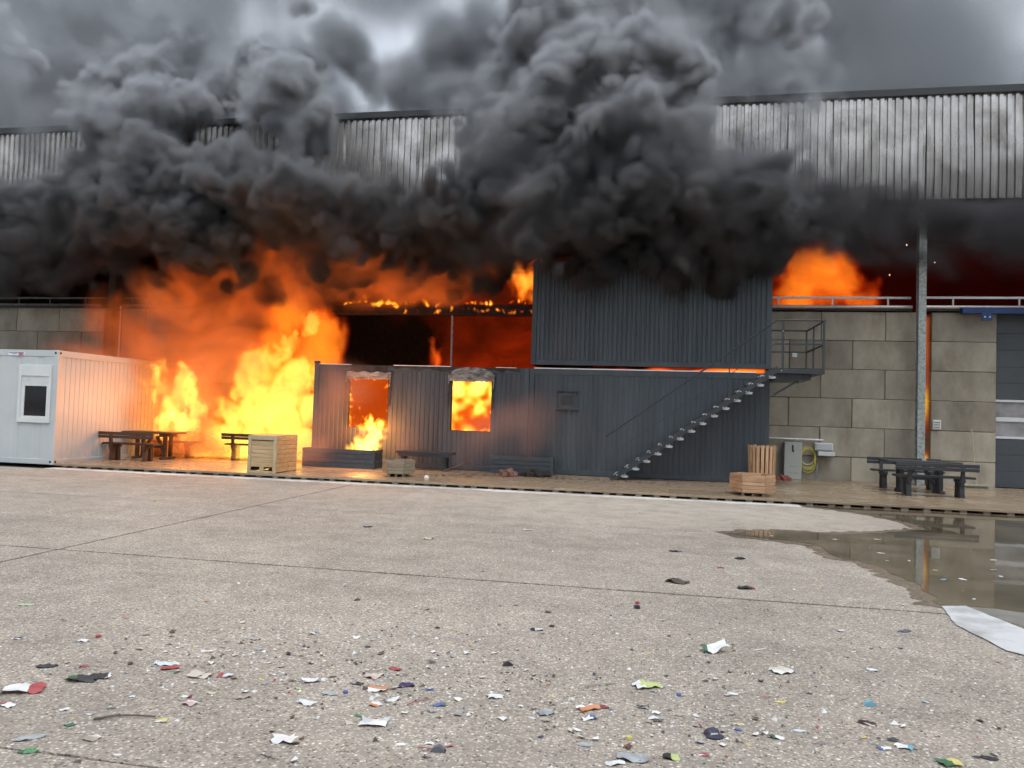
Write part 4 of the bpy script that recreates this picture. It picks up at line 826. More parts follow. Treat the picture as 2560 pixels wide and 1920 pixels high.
# ------------------------------------------------------------------ litter
LC = {'dark': (.035, .037, .042), 'red': (.48, .03, .035), 'white': (.72, .73, .72), 'grey': (.30, .31, .32), 'pale': (.55, .64, .68), 'cream': (.60, .54, .42), 'yellow': (.68, .58, .06), 'paleyellow': (.62, .57, .30),
      'pink': (.58, .38, .36), 'darkred': (.24, .025, .03), 'green': (.035, .17, .07), 'brightgreen': (.06, .33, .10), 'film': (.36, .39, .42), 'tan': (.40, .32, .24), 'brown': (.10, .075, .055), 'lime': (.50, .60, .14), 'palegreen': (.46, .58, .36),
      'blue': (.05, .12, .40), 'orange': (.66, .22, .05), 'slate': (.11, .13, .16), 'silver': (.56, .58, .60), 'navy': (.03, .03, .075), 'purple': (.06, .025, .13), 'pinkred': (.45, .09, .11), 'cyan': (.07, .42, .58), 'darkbrown': (.06, .035, .035)}
_lm = {}
def lmat(a, b):
    if (a, b) not in _lm:
        gl = .3 if 'silver' in (a, b) or a == 'film' else .5
        _lm[(a, b)] = pm('litter_%s_%s' % (a, b), tuple(.7 * v + .3 * (sum(LC[a]) / 3) for v in LC[a]), tuple(.75 * (.7 * v + .3 * (sum(LC[a]) / 3)) for v in LC[a]), 9, gl, lo=.35, hi=.7, detail=5)
    return _lm[(a, b)]
def litter_mesh(kind, w, seed, hsc=1.):
    q = random.Random(seed); m = MB(); w = max(w, .03)
    if kind in ('sheet', 'flap', 'bag'):
        nu, nv = (7, 5) if kind != 'flap' else (7, 4); asp = q.uniform(.45, .8) if kind != 'flap' else q.uniform(.4, .6)
        if kind == 'bag': asp = .55
        hh = w * (.14 if kind == 'flap' else   .14 if kind == 'sheet' else .26); ph = [q.uniform(0, 6.28) for _ in range(6)]; vs = []; cut = [q.uniform(.75, 1.1) for _ in range(nu + nv)]
        for j in range(nv):
            for i in range(nu):
                u, v = i / (nu - 1) * 2 - 1, j / (nv - 1) * 2 - 1
                if kind == 'flap': x, y = u * math.sqrt(max(.02, 1 - .5 * v * v)), v * math.sqrt(max(.05, 1 - .5 * u * u))
                else: x, y = u * cut[j], v * cut[nv + i]
                z = hh * (.5 + .5 * math.sin(2.6 * u + ph[0] + 1.4 * v) * math.sin(2.1 * v + ph[1])) * (.35 if kind == 'flap' else 1) + hh * .28 * math.sin(6 * u + ph[2]) * math.sin(5 * v + ph[3])
                if kind == 'bag': z += hh * .9 * (u * .5 + .5) * (.6 + .4 * v)
                vs.append((x * w / 2, y * w / 2 * asp, max(.002, z + q.uniform(0, hh * .12))))
        m.add(vs, [(j * nu + i, j * nu + i + 1, (j + 1) * nu + i + 1, (j + 1) * nu + i) for j in range(nv - 1) for i in range(nu - 1)])
        n0 = len(vs); m.add([(x, y, max(.0008, z - .0015)) for x, y, z in vs], [(j * nu + i, (j + 1) * nu + i, (j + 1) * nu + i + 1, j * nu + i + 1) for j in range(nv - 1) for i in range(nu - 1)])
    elif kind == 'stick':
        b = q.uniform(-.10, .10) * w; m.tube([(-w / 2, 0, .008), (-w / 6, b, .014), (w / 5, b * .4, .012), (w / 2, -b * .7, .007)], max(.0035, w * .022), 6, max(.0025, w * .012))
    elif kind == 'cap':
        m.tube([(0, 0, .001), (0, 0, w * .38)], w * .5, 14); m.tube([(0, 0, w * .38), (0, 0, w * .44)], w * .44, 14)
    elif kind == 'wedge':
        m.slaby([(-w / 2, .001), (w / 2, .001), (w * .42, w * .20), (w * .05, w * .42), (-w * .3, w * .30)], -w * .18, w * .18)
    elif kind == 'hat':
        vs = []; nr, na = 6, 18
        for j in range(nr):
            t = j / (nr - 1) * math.pi / 2
            for k in range(na):
                a = 2 * math.pi * k / na; rr = .36 * w * math.cos(t) * (1 + .07 * math.sin(3 * a + j))
                vs.append((rr * math.cos(a), rr * math.sin(a) * .9, .002 + w * .26 * math.sin(t) * (1 + .12 * math.sin(2 * a + 1))))
        m.add(vs, [(j * na + k, j * na + (k + 1) % na, (j + 1) * na + (k + 1) % na, (j + 1) * na + k) for j in range(nr - 1) for k in range(na)])
        vis = [(.30 * w * math.cos(a), .30 * w * math.sin(a) - .02 * w, .012) for a in [R(-150 + 120 * k / 10) for k in range(11)]] + [(.52 * w * math.cos(a), .62 * w * math.sin(a), .006) for a in [R(-35 - 110 * k / 10) for k in range(11)]]
        m.add(vis + [(x, y, z - .004) for x, y, z in vis], [tuple(range(22)), tuple(range(43, 21, -1))])
    return m
for i, (x, y, w, kind, c1, c2, lab) in enumerate(LITTER):
    nm = {'sheet': 'litter_scrap', 'flap': 'litter_scrap', 'bag': 'paper_bag', 'stick': 'twig', 'cap': 'bottle_cap', 'wedge': 'plastic_piece', 'hat': 'cloth_cap'}[kind]
    cat = {'sheet': 'scrap', 'flap': 'scrap', 'bag': 'paper bag', 'stick': 'twig', 'cap': 'cap', 'wedge': 'plastic piece', 'hat': 'cap'}[kind]
    q = random.Random(500 + i)
    hz = .0005
    if kind == 'hat':
        t = thing(nm, lab, cat, (x, y, hz), R(20), 'litter on the concrete'); obj('crown', litter_mesh(kind, w, i), lmat('navy', 'navy'), t, smooth=True)
        obj('print', MB().slaby([(-.20 * w, .10 * w), (.16 * w, .12 * w), (.14 * w, .18 * w), (-.16 * w, .17 * w)], -.318 * w, -.30 * w), lmat('white', 'navy'), t)
        continue
    me = litter_mesh(kind, w * (1.0 if kind not in ('sheet', 'bag') else .9 if kind == 'sheet' else .75), i).mesh(nm, lmat(c1, c1), kind in ('sheet', 'bag'))
    if c2 != c1:
        me.materials.append(lmat(c2, c2)); ax_ = q.choice((0, 0, 1)); sg = q.choice((-1, 1)); th = q.uniform(.05, .3) * w * (1 if ax_ == 0 else .5)
        for f in me.polygons:
            if f.center[ax_] * sg > th: f.material_index = 1
    o = obj(nm, me, None, loc=(x, y, hz), rot=(0, 0, R(10) + q.gauss(0, .35)), label=lab, category=cat, group='litter on the concrete')
FLAB = ['pale bluish scrap floating left of the column reflection', 'white scrap floating near the column reflection', 'yellow scrap floating in the puddle', 'cyan scrap floating in the puddle', 'white scrap floating beside the cyan one', 'white scrap floating in the reflection of the sectional door',
        'pale round scrap floating near the edge of the picture', 'white scrap floating in the narrow arm of the puddle', 'white scrap floating close to the white painted patch', 'tiny white scrap floating near the puddle rim', 'grey scrap floating in the puddle', 'cream scrap at the pointed tip of the puddle', 'cream scrap floating along the far rim of the puddle']
for i, (x, y, w, c1) in enumerate(FLOAT):
    obj('floating_scrap', litter_mesh('flap', w, 900 + i), lmat(c1, c1), loc=(x, y, .0062), rot=(0, 0, i * 1.3), label=FLAB[i], category='scrap', group='scraps floating in the puddle')
def flakes(label, c1, n, seed):
    q = random.Random(seed); m = MB()
    for _ in range(n):
        cx, cy, rx, ry = q.choice([(7.3, -15.3, .9, .35), (8.4, -15.75, 1.0, .35), (9.6, -15.5, 1.0, .4), (6.9, -14.9, .7, .4), (8.6, -14.9, 1.8, .7), (9.5, -13.6, 1.6, 1.2)])
        x, y, s_, a = q.gauss(cx, rx), q.gauss(cy, ry), q.uniform(.012, .034), q.uniform(0, 6.28); k = q.choice((4, 5, 6)); asp = q.uniform(.35, .9)
        pts = [(s_ * q.uniform(.6, 1.2) * math.cos(2 * math.pi * j / k), s_ * asp * q.uniform(.6, 1.2) * math.sin(2 * math.pi * j / k)) for j in range(k)]
        vs = [(x + px * math.cos(a) - py * math.sin(a), y + px * math.sin(a) + py * math.cos(a), .002 + q.uniform(0, s_ * .5)) for px, py in pts] + [(x, y, .003 + q.uniform(0, s_ * .35))]
        m.add(vs, [(j, (j + 1) % k, k) for j in range(k)])
    obj('litter_flakes', m, lmat(c1, c1), kind='stuff', label=label)
for k, (c1, n) in enumerate((('white', 70), ('grey', 40), ('tan', 45), ('cream', 30), ('brown', 40), ('film', 25), ('dark', 25))):
    flakes({'white': 'white flakes of paper', 'grey': 'grey flakes of plastic', 'tan': 'tan flakes of card', 'cream': 'cream flakes of card', 'brown': 'brown flakes of wood', 'film': 'dull bluish flakes of film', 'dark': 'black flakes of rubber'}[c1] + ' strewn over the near concrete', c1, n, 200 + k)
q = random.Random(77)
CR = [('pale paper crumbs sprinkled over the concrete', 'white', 520), ('brown crumbs and splinters sprinkled over the concrete', 'brown', 520), ('tan chips sprinkled over the concrete', 'tan', 260), ('bluish plastic crumbs sprinkled over the concrete', 'blue', 40), ('red plastic crumbs sprinkled over the concrete', 'red', 40), ('green plastic crumbs sprinkled over the concrete', 'green', 40), ('yellow plastic crumbs sprinkled over the concrete', 'yellow', 45)]
for k, (lab, c1, n) in enumerate(CR):
    sp = [(7.5, -15.2, 1.0, .45, .0006), (8.6, -15.6, 1.3, .5, .0006), (9.6, -15.3, 1.1, .5, .0006), (6.9, -15.4, .8, .6, .0006), (8.5, -14.2, 2.2, 1.0, .0006), (10.3, -14.6, .8, .9, .0006), (8.0, -11.5, 3.2, 2.4, .0006), (7.0, -7.5, 4.5, 2.0, .0006)]
    if k < 3: crumbs('litter_crumbs', lab.replace('sprinkled over', 'of larger size strewn across'), sp[:5], lmat(c1, c1), 26, 60 + k, smin=.015, smax=.032)
    crumbs('litter_crumbs', lab, sp, lmat(c1, c1), n, 30 + k, smin=.005, smax=.016)

# ------------------------------------------------------------------ smoke and fire (voxel volumes)
NR = np.random.default_rng(3)
def _spl(n, cell):
    x = np.arange(n) / cell + NR.random(); m = int(x[-1]) + 5; i = x.astype(int); t = x - i
    A = np.zeros((n, m), np.float32); k = np.arange(n)
    A[k, i] = (1 - t) ** 3 / 6; A[k, i + 1] = (3 * t ** 3 - 6 * t * t + 4) / 6; A[k, i + 2] = (-3 * t ** 3 + 3 * t * t + 3 * t + 1) / 6; A[k, i + 3] = t ** 3 / 6
    return A
def vnoise(shape, cell):
    if np.isscalar(cell): cell = (cell,) * 3
    Ms = [_spl(n, c) for n, c in zip(shape, cell)]
    a = NR.standard_normal([A.shape[1] for A in Ms]).astype(np.float32)
    a = np.einsum('ia,abc->ibc', Ms[0], a, optimize=True); a = np.einsum('jb,ibc->ijc', Ms[1], a, optimize=True); a = np.einsum('kc,ijc->ijk', Ms[2], a, optimize=True)
    return a / (a.std() + 1e-6)
class Grid:
    def __init__(s, lo, hi, h):
        s.lo = np.array(lo, float); s.n = np.maximum(3, np.round((np.array(hi) - s.lo) / h).astype(int) + 1); s.h = h; s.hi = s.lo + (s.n - 1) * h
        s.ax = [s.lo[i] + np.arange(s.n[i]) * h for i in range(3)]
        s.X, s.Y, s.Z = s.ax[0][:, None, None], s.ax[1][None, :, None], s.ax[2][None, None, :]
    def blobs(s, bl, far=1.2, k=0., sq=(1, 1, 1)):
        d = np.full(s.n, far, np.float32)
        for x, y, z, r in bl:
            sl = []
            for i, c in enumerate((x, y, z)):
                a = int(max(0, np.floor((c - (r + far) * 1.0 / sq[i] - s.lo[i]) / s.h))); b = int(min(s.n[i], np.ceil((c + (r + far) / sq[i] - s.lo[i]) / s.h) + 1)); sl.append((a, b))
            if any(b <= a for a, b in sl): continue
            (a0, b0), (a1, b1), (a2, b2) = sl
            q = np.sqrt(((s.X[a0:b0] - x) * sq[0]) ** 2 + ((s.Y[:, a1:b1] - y) * sq[1]) ** 2 + ((s.Z[:, :, a2:b2] - z) * sq[2]) ** 2) - r
            d[a0:b0, a1:b1, a2:b2] = np.minimum(d[a0:b0, a1:b1, a2:b2], q)
        return d
    def fade(s, m=3):
        f = np.ones(s.n, np.float32)
        for i in range(3):
            k = np.arange(s.n[i]); e = np.clip(np.minimum(k, s.n[i] - 1 - k) / m, 0, 1); sh = [1, 1, 1]; sh[i] = -1; f = f * e.reshape(sh)
        return f
def volume(name, G, dens, mat, label):
    lo, hi = tuple(G.lo), tuple(G.hi); nx, ny, nz = [int(v) for v in G.n]
    dens = np.where(dens < .004, 0, dens)
    me = bpy.data.meshes.new(name + '_cells'); me.vertices.add(dens.size)
    at = me.attributes.new('rho', 'FLOAT', 'POINT'); at.data.foreach_set('value', np.ascontiguousarray(dens.transpose(2, 1, 0)).ravel().astype(np.float32))
    src = bpy.data.objects.new(name + '_cells', me)
    ng = bpy.data.node_groups.new(name, 'GeometryNodeTree')
    ng.interface.new_socket('Geometry', in_out='INPUT', socket_type='NodeSocketGeometry'); ng.interface.new_socket('Geometry', in_out='OUTPUT', socket_type='NodeSocketGeometry')
    N = ng.nodes; L = ng.links
    out = N.new('NodeGroupOutput'); vc = N.new('GeometryNodeVolumeCube'); vc.inputs['Min'].default_value = lo; vc.inputs['Max'].default_value = hi
    for k, n in zip('XYZ', (nx, ny, nz)): vc.inputs['Resolution ' + k].default_value = n
    oi = N.new('GeometryNodeObjectInfo'); oi.inputs['Object'].default_value = src; oi.transform_space = 'ORIGINAL'
    si = N.new('GeometryNodeSampleIndex'); si.data_type = 'FLOAT'; si.domain = 'POINT'; si.clamp = True
    na = N.new('GeometryNodeInputNamedAttribute'); na.data_type = 'FLOAT'; na.inputs['Name'].default_value = 'rho'
    L.new(oi.outputs['Geometry'], si.inputs['Geometry']); L.new(na.outputs[0], si.inputs['Value'])
    pos = N.new('GeometryNodeInputPosition'); prev = pos.outputs[0]
    for op, val in (('SUBTRACT', lo), ('MULTIPLY', [(n - 1) / (b - a) for n, a, b in zip((nx, ny, nz), lo, hi)]), ('ADD', (.5, .5, .5)), ('FLOOR', None)):
        v = N.new('ShaderNodeVectorMath'); v.operation = op
        if val is not None: v.inputs[1].default_value = val
        L.new(prev, v.inputs[0]); prev = v.outputs[0]
    dot = N.new('ShaderNodeVectorMath'); dot.operation = 'DOT_PRODUCT'; dot.inputs[1].default_value = (1, nx, nx * ny); L.new(prev, dot.inputs[0])
    L.new(dot.outputs['Value'], si.inputs['Index']); L.new(si.outputs[0], vc.inputs['Density'])
    sm = N.new('GeometryNodeSetMaterial'); sm.inputs['Material'].default_value = mat; L.new(vc.outputs[0], sm.inputs[0]); L.new(sm.outputs[0], out.inputs[0])
    vd = bpy.data.volumes.new(name); vd.materials.append(mat)
    o = bpy.data.objects.new(name, vd); COL.objects.link(o); md = o.modifiers.new('voxels', 'NODES'); md.node_group = ng
    o['kind'] = 'stuff'; o['label'] = label
    return o
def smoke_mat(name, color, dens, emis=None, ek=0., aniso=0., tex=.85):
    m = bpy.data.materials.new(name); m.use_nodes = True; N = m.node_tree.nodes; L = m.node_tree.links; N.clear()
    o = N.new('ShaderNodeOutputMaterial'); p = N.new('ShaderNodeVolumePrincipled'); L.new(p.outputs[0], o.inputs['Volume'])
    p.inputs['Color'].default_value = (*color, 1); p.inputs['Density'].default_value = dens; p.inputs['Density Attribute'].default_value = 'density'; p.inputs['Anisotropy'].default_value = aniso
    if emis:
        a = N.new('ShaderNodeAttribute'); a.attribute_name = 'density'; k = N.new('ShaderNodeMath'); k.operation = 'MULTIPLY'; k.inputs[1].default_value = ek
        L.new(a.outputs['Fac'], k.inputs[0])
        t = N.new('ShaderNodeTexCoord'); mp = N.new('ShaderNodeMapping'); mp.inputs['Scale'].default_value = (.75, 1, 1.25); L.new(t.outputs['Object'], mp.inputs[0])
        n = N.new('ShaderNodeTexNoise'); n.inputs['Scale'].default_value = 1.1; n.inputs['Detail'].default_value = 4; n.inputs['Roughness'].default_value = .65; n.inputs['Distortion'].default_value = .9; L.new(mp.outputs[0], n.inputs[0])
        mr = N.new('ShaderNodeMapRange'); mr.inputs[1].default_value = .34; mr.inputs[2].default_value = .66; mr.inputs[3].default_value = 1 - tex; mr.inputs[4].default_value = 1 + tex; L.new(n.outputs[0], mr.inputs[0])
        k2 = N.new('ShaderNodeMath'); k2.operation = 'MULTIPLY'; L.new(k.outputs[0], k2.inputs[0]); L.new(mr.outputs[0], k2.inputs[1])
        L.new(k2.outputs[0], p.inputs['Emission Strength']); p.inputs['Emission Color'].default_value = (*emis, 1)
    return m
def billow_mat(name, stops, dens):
    """albedo by height: sooty low smoke with overhang shade painted in, greyer above"""
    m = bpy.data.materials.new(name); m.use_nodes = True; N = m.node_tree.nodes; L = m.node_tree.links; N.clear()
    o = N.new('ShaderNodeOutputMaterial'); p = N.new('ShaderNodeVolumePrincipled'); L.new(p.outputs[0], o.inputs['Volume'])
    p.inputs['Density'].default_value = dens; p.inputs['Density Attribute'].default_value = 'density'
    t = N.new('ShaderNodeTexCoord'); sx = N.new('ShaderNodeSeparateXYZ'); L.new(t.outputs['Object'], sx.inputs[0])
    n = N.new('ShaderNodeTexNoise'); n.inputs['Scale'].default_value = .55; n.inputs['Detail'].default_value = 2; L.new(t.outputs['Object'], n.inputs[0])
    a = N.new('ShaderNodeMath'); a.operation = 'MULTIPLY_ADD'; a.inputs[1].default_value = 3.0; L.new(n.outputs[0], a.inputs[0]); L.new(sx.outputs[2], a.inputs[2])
    mr = N.new('ShaderNodeMapRange'); mr.inputs[1].default_value = 6.5; mr.inputs[2].default_value = 14.5; L.new(a.outputs[0], mr.inputs[0])  # height darkens the albedo: soot plus painted shade from the smoke and eaves above
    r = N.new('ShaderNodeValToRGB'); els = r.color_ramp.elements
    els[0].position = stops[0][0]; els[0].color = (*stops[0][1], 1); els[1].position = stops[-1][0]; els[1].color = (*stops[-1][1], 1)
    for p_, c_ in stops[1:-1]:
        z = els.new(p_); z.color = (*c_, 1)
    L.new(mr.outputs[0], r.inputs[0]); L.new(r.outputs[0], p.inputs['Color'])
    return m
def warp(f, cell, amp):
    n = f.shape; ix = []
    for i in range(3):
        w = vnoise(n, cell) * amp; sh = [1, 1, 1]; sh[i] = -1
        ix.append(np.clip(np.arange(n[i]).reshape(sh) + np.rint(w).astype(np.int32), 0, n[i] - 1))
    return f[ix[0], ix[1], ix[2]]
def fire_mat(name, k, ramp, soot=0.):
    m = bpy.data.materials.new(name); m.use_nodes = True; N = m.node_tree.nodes; L = m.node_tree.links; N.clear()
    o = N.new('ShaderNodeOutputMaterial'); e = N.new('ShaderNodeEmission'); a = N.new('ShaderNodeAttribute'); a.attribute_name = 'density'
    r = N.new('ShaderNodeValToRGB'); els = r.color_ramp.elements
    els[0].position = ramp[0][0]; els[0].color = (*ramp[0][1], 1); els[1].position = ramp[-1][0]; els[1].color = (*ramp[-1][1], 1)
    for p_, c_ in ramp[1:-1]:
        z = els.new(p_); z.color = (*c_, 1)
    L.new(a.outputs['Fac'], r.inputs[0]); L.new(r.outputs[0], e.inputs[0])
    mu = N.new('ShaderNodeMath'); mu.operation = 'MULTIPLY'; mu.inputs[1].default_value = k; L.new(a.outputs['Fac'], mu.inputs[0]); L.new(mu.outputs[0], e.inputs[1])
    if soot:
        ab = N.new('ShaderNodeVolumeAbsorption'); ab.inputs[0].default_value = (0, 0, 0, 1); m2 = N.new('ShaderNodeMath'); m2.operation = 'MULTIPLY'; m2.inputs[1].default_value = soot
        L.new(a.outputs['Fac'], m2.inputs[0]); L.new(m2.outputs[0], ab.inputs[1]); ad = N.new('ShaderNodeAddShader'); L.new(e.outputs[0], ad.inputs[0]); L.new(ab.outputs[0], ad.inputs[1]); L.new(ad.outputs[0], o.inputs['Volume'])
    else: L.new(e.outputs[0], o.inputs['Volume'])
    return m
RED, ORA, YEL, WHI = (1, .055, .003), (1, .20, .010), (1, .50, .028), (1, .70, .11)
def fire_light(loc, power, r=.7, col=(1, .33, .075)):
    l = bpy.data.lights.new('fire_light', 'POINT'); l.energy = power; l.shadow_soft_size = r; l.color = col
    o = bpy.data.objects.new('fire_light', l); COL.objects.link(o); o.location = loc; return o

# main billows in front of the hall
G = Grid((-13, -3.3, 4.4), (13.6, 1.42, 14.0), .078)
bl = [(x, y, z, r * (.80 if x < 4.4 and z > 7.7 else 1)) for x, y, z, r in LOW + PLUME] + [(6.7 + .62 * k, -.45, 5.78 + .1 * math.sin(k * 2.1), .36 + .07 * math.sin(k * 3.7)) for k in range(9)]; q = random.Random(21)
for (x, y, z, r) in list(bl):
    for _ in range(5):
        a, b = q.uniform(0, 6.28), q.uniform(-.9, 1.2); rr = r * q.uniform(.28, .5)
        bl.append((x + r * .85 * math.cos(a) * math.cos(b), y - abs(r * .8 * math.sin(a) * math.cos(b)), z + r * .85 * math.sin(b), rr))
d = G.blobs(bl, 1.0)
for cx_, cz_, rx_, rz_ in ((-8.2, 8.6, 1.5, .95), (-3.0, 9.25, 1.0, .6), (2.3, 8.5, 2.1, 1.25), (-10.8, 9.2, 1.0, .7)):      # gaps where the cladding shows between the plumes
    d += 1.5 * np.clip(1.25 - np.sqrt(((G.X - cx_) / rx_) ** 2 + ((G.Z - cz_) / rz_) ** 2), 0, 1)
for cell, amp in ((19, .26), (10, .28), (5.4, .25), (3, .16)): d -= amp * (np.abs(vnoise(G.n, cell)) - .66)
d = warp(d, 11, 1.5)
w_ = np.interp(G.ax[2], [5.5, 8, 11, 14], [.26, .32, .46, .8]).astype(np.float32)[None, None, :]
dn = np.clip(-d / w_, 0, 1)
soft = np.clip(.75 - d / .75, 0, 1) * np.clip(warp(vnoise(G.n, (10, 10, 6)), 7, 3) * .5 + .2, 0, 1) * .10
dn = np.maximum(dn, soft) * G.fade(4)
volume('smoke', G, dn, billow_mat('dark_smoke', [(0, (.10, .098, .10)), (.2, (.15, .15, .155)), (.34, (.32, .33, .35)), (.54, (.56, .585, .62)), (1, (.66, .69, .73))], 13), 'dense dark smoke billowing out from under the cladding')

# black smoke hanging under the right cladding
G = Grid((11.6, -.9, 5.4), (25, 2.6, 9.2), .11); q = random.Random(31)
bl = []
x = 11.8
while x < 25:
    r = q.uniform(.35, .62); bl.append((x, q.uniform(.7, 1.7), 7.2 + q.uniform(-.25, .1), r)); bl.append((x + .2, q.uniform(1.2, 2.0), 6.75 + q.uniform(-.3, .2), r * .8)); x += r * .8
d = G.blobs(bl + FRINGE, 1.0)
for cell, amp in ((9, .34), (4.5, .22), (2.4, .11)): d -= amp * (np.abs(vnoise(G.n, cell)) - .6)
d = warp(d, 7, 2)
ve = np.clip(.9 - d / 1.1, 0, 1) * np.clip(warp(vnoise(G.n, (12, 10, 9)), 8, 3) * .5 + .25, 0, 1) * .05
volume('smoke', G, np.maximum(np.clip(-d / .75, 0, 1), ve) * G.fade(4), smoke_mat('black_smoke', (.13, .13, .14), 7.5), 'black smoke hanging below the bright cladding')

# veils of drifting smoke in front of the cladding
G = Grid((-14, -.6, 7.2), (19, 1.36, 11.0), .21)
n_ = warp(vnoise(G.n, (14, 8, 12)) * .6 + vnoise(G.n, 6) * .4 + vnoise(G.n, 3) * .2, 7, 2.5)
pr = np.interp(G.ax[0], [-14, -10, -6, 2, 6, 10.5, 13.5, 16, 19], [.2, .0, .2, .0, .4, .45, .12, -.1, -.4]).astype(np.float32)[:, None, None] + np.interp(G.ax[2], [7.2, 8.2, 10], [.5, .15, -.15]).astype(np.float32)[None, None, :]
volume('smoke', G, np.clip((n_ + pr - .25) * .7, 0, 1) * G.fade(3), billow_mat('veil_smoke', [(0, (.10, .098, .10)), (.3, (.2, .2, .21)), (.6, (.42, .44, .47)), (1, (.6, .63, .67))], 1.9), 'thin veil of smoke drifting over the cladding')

# broad smoke rising behind the roof
G = Grid((-24, 2.0, 9.8), (34, 11, 21), .32)
nzs = vnoise(G.n, 13) * .42 + vnoise(G.n, 6.5) * .30 + (np.abs(vnoise(G.n, 5)) - .6) * .50 + (np.abs(vnoise(G.n, 2.6)) - .6) * .26
nzs = warp(nzs, 7, 2.2)
bias = .46 - .85 * np.exp(-(((G.X + 4.5) / 3.2) ** 2 + ((G.Z - 15.5) / 2.2) ** 2)) - 1.25 * np.exp(-(((G.X - 23.5) / 4.5) ** 2 + ((G.Z - 16) / 4.2) ** 2)) + .5 * np.exp(-((G.Z - 10.8) / 1.4) ** 2) + .35 * np.exp(-((G.X - 5) / 6) ** 2)
volume('smoke', G, np.clip(nzs * .85 + bias, 0, 1) * G.fade(4), smoke_mat('far_smoke', (.63, .67, .715), .62), 'broad grey smoke drifting behind the roof')

# billows towering behind the roof edge
G = Grid((-13, 1.9, 10.2), (13.5, 6.5, 16.5), .16); q = random.Random(55); bl = []
for _ in range(64):
    x = q.uniform(-12, 12.5); bl.append((x, q.uniform(2.8, 5.2), 10.6 + q.random() ** 1.4 * (3.6 if not -7 < x < -2.5 else 2.0), q.uniform(.6, 1.25)))
d = G.blobs(bl, 1.2)
for cell, amp in ((13, .40), (6.5, .30), (3.4, .18), (2, .08)): d -= amp * (np.abs(vnoise(G.n, cell)) - .62)
d = warp(d, 8, 1.4)
volume('smoke', G, np.clip((.12 - d) / .95, 0, 1) * G.fade(4), smoke_mat('roof_smoke', (.50, .53, .57), 3.2), 'grey smoke billows towering behind the roof edge')

# smoke by the fire; scattered firelight is put in as its own emission
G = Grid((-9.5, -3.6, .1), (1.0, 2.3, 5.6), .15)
d = G.blobs([b_ for b_ in ADDED_GLOW if b_[2] < 4.3], 1.4)
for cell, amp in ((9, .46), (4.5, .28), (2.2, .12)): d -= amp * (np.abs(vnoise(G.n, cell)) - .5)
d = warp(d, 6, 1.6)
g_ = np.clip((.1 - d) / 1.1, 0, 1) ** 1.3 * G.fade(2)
volume('emissive_smoke', G, g_, smoke_mat('emissive_smoke', (.36, .23, .16), 1.4, (1, .17, .018), .66, tex=.75), 'smoke with added orange glow between the white container and the dark container')
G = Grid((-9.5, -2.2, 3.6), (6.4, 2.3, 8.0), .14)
d0 = G.blobs([b_ for b_ in ADDED_GLOW if b_[2] >= 4.3], 1.4); d = d0.copy()
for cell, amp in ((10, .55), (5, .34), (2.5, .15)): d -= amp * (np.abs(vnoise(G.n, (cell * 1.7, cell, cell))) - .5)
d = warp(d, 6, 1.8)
volume('emissive_smoke', G, np.clip((.1 - d) / 1.0, 0, 1) * np.clip((.35 - d0) / .3, 0, 1) * G.fade(2), smoke_mat('brown_smoke', (.24, .155, .11), 3.2, (1, .15, .016), 1.0, tex=.95), 'brown orange smoke rolling under the cladding above the fire')  # orange light from the fire below is painted in by emission
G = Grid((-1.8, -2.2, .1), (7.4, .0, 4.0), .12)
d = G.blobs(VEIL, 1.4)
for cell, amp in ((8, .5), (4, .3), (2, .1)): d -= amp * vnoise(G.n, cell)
volume('emissive_smoke', G, np.clip((.35 - d) / 1.6, 0, 1) ** 1.5 * G.fade(2), smoke_mat('reddish_haze', (.45, .34, .31), .7, (1, .2, .08), .07), 'thin reddish smoke drifting past the burning windows')

# big fire
G = Grid((-4.4, -.5, .1), (-.01, 1.5, 5.0), .036)
def flames(G, bl, amps, w, sq=(1, 1, .8), rise=2.2):
    d0 = G.blobs(bl, .8, sq=sq); d = d0.copy()
    for cell, amp in amps: d -= amp * (np.abs(vnoise(G.n, (cell, cell, cell * rise))) - .55)
    d = warp(d, 6, 1.3)
    return np.clip(-d / w, 0, 1) * np.clip((.42 - d0) / .2, 0, 1) * G.fade(2)
f1 = flames(G, [(x, y, z, r * (1.75 if x < -2.2 else 1.36)) for x, y, z, r in HOT] + [(-2.9, .2, .55, .62), (-3.2, .2, .25, .5), (-2.65, .3, 1.0, .5), (-2.3, .3, 1.4, .4)], ((13, .36), (6.5, .29), (3.2, .20), (1.8, .10)), .30, sq=(1, 2.0, .8), rise=1.5)
volume('flames', G, f1, fire_mat('hot_fire', 4.0, [(0, RED), (.22, (1, .15, .008)), (.45, (1, .30, .018)), (.75, YEL), (1, WHI)], 1.8), 'big yellow white fire beside the dark container')
G = Grid((-4.4, -.2, .1), (1.2, 2.2, 6.2), .06)
f2 = flames(G, [(x, y, z, r * 1.1) for x, y, z, r in ORG], ((9, .34), (4.5, .26), (2.2, .14)), .55, rise=1.4)
volume('flames', G, f2, fire_mat('orange_fire', 2.0, [(0, RED), (.3, (1, .09, .005)), (1, (1, .24, .015))], 1.2), 'orange flames curling above the big fire')
G = Grid((-6.4, -.7, .1), (-3.2, .5, 3.3), .035)
f3 = flames(G, LEFTF, ((7, .15), (3.5, .13), (2, .07)), .16, rise=2.2)
volume('flames', G, f3, fire_mat('small_fire', 7, [(0, RED), (.2, (1, .16, .009)), (.5, (1, .42, .035)), (1, WHI)]), 'ragged yellow flames above the brown picnic table')
# flame licking from the first window onto the planter
G = Grid((.9, -.95, .5), (2.4, -.2, 1.9), .028)
volume('flames', G, flames(G, SILL, ((7, .09), (3.5, .07)), .10, rise=2.), fire_mat('sill_fire', 11, [(0, RED), (.15, ORA), (.35, YEL), (1, WHI)]), 'yellow flame standing on the planter box below the burnt window')
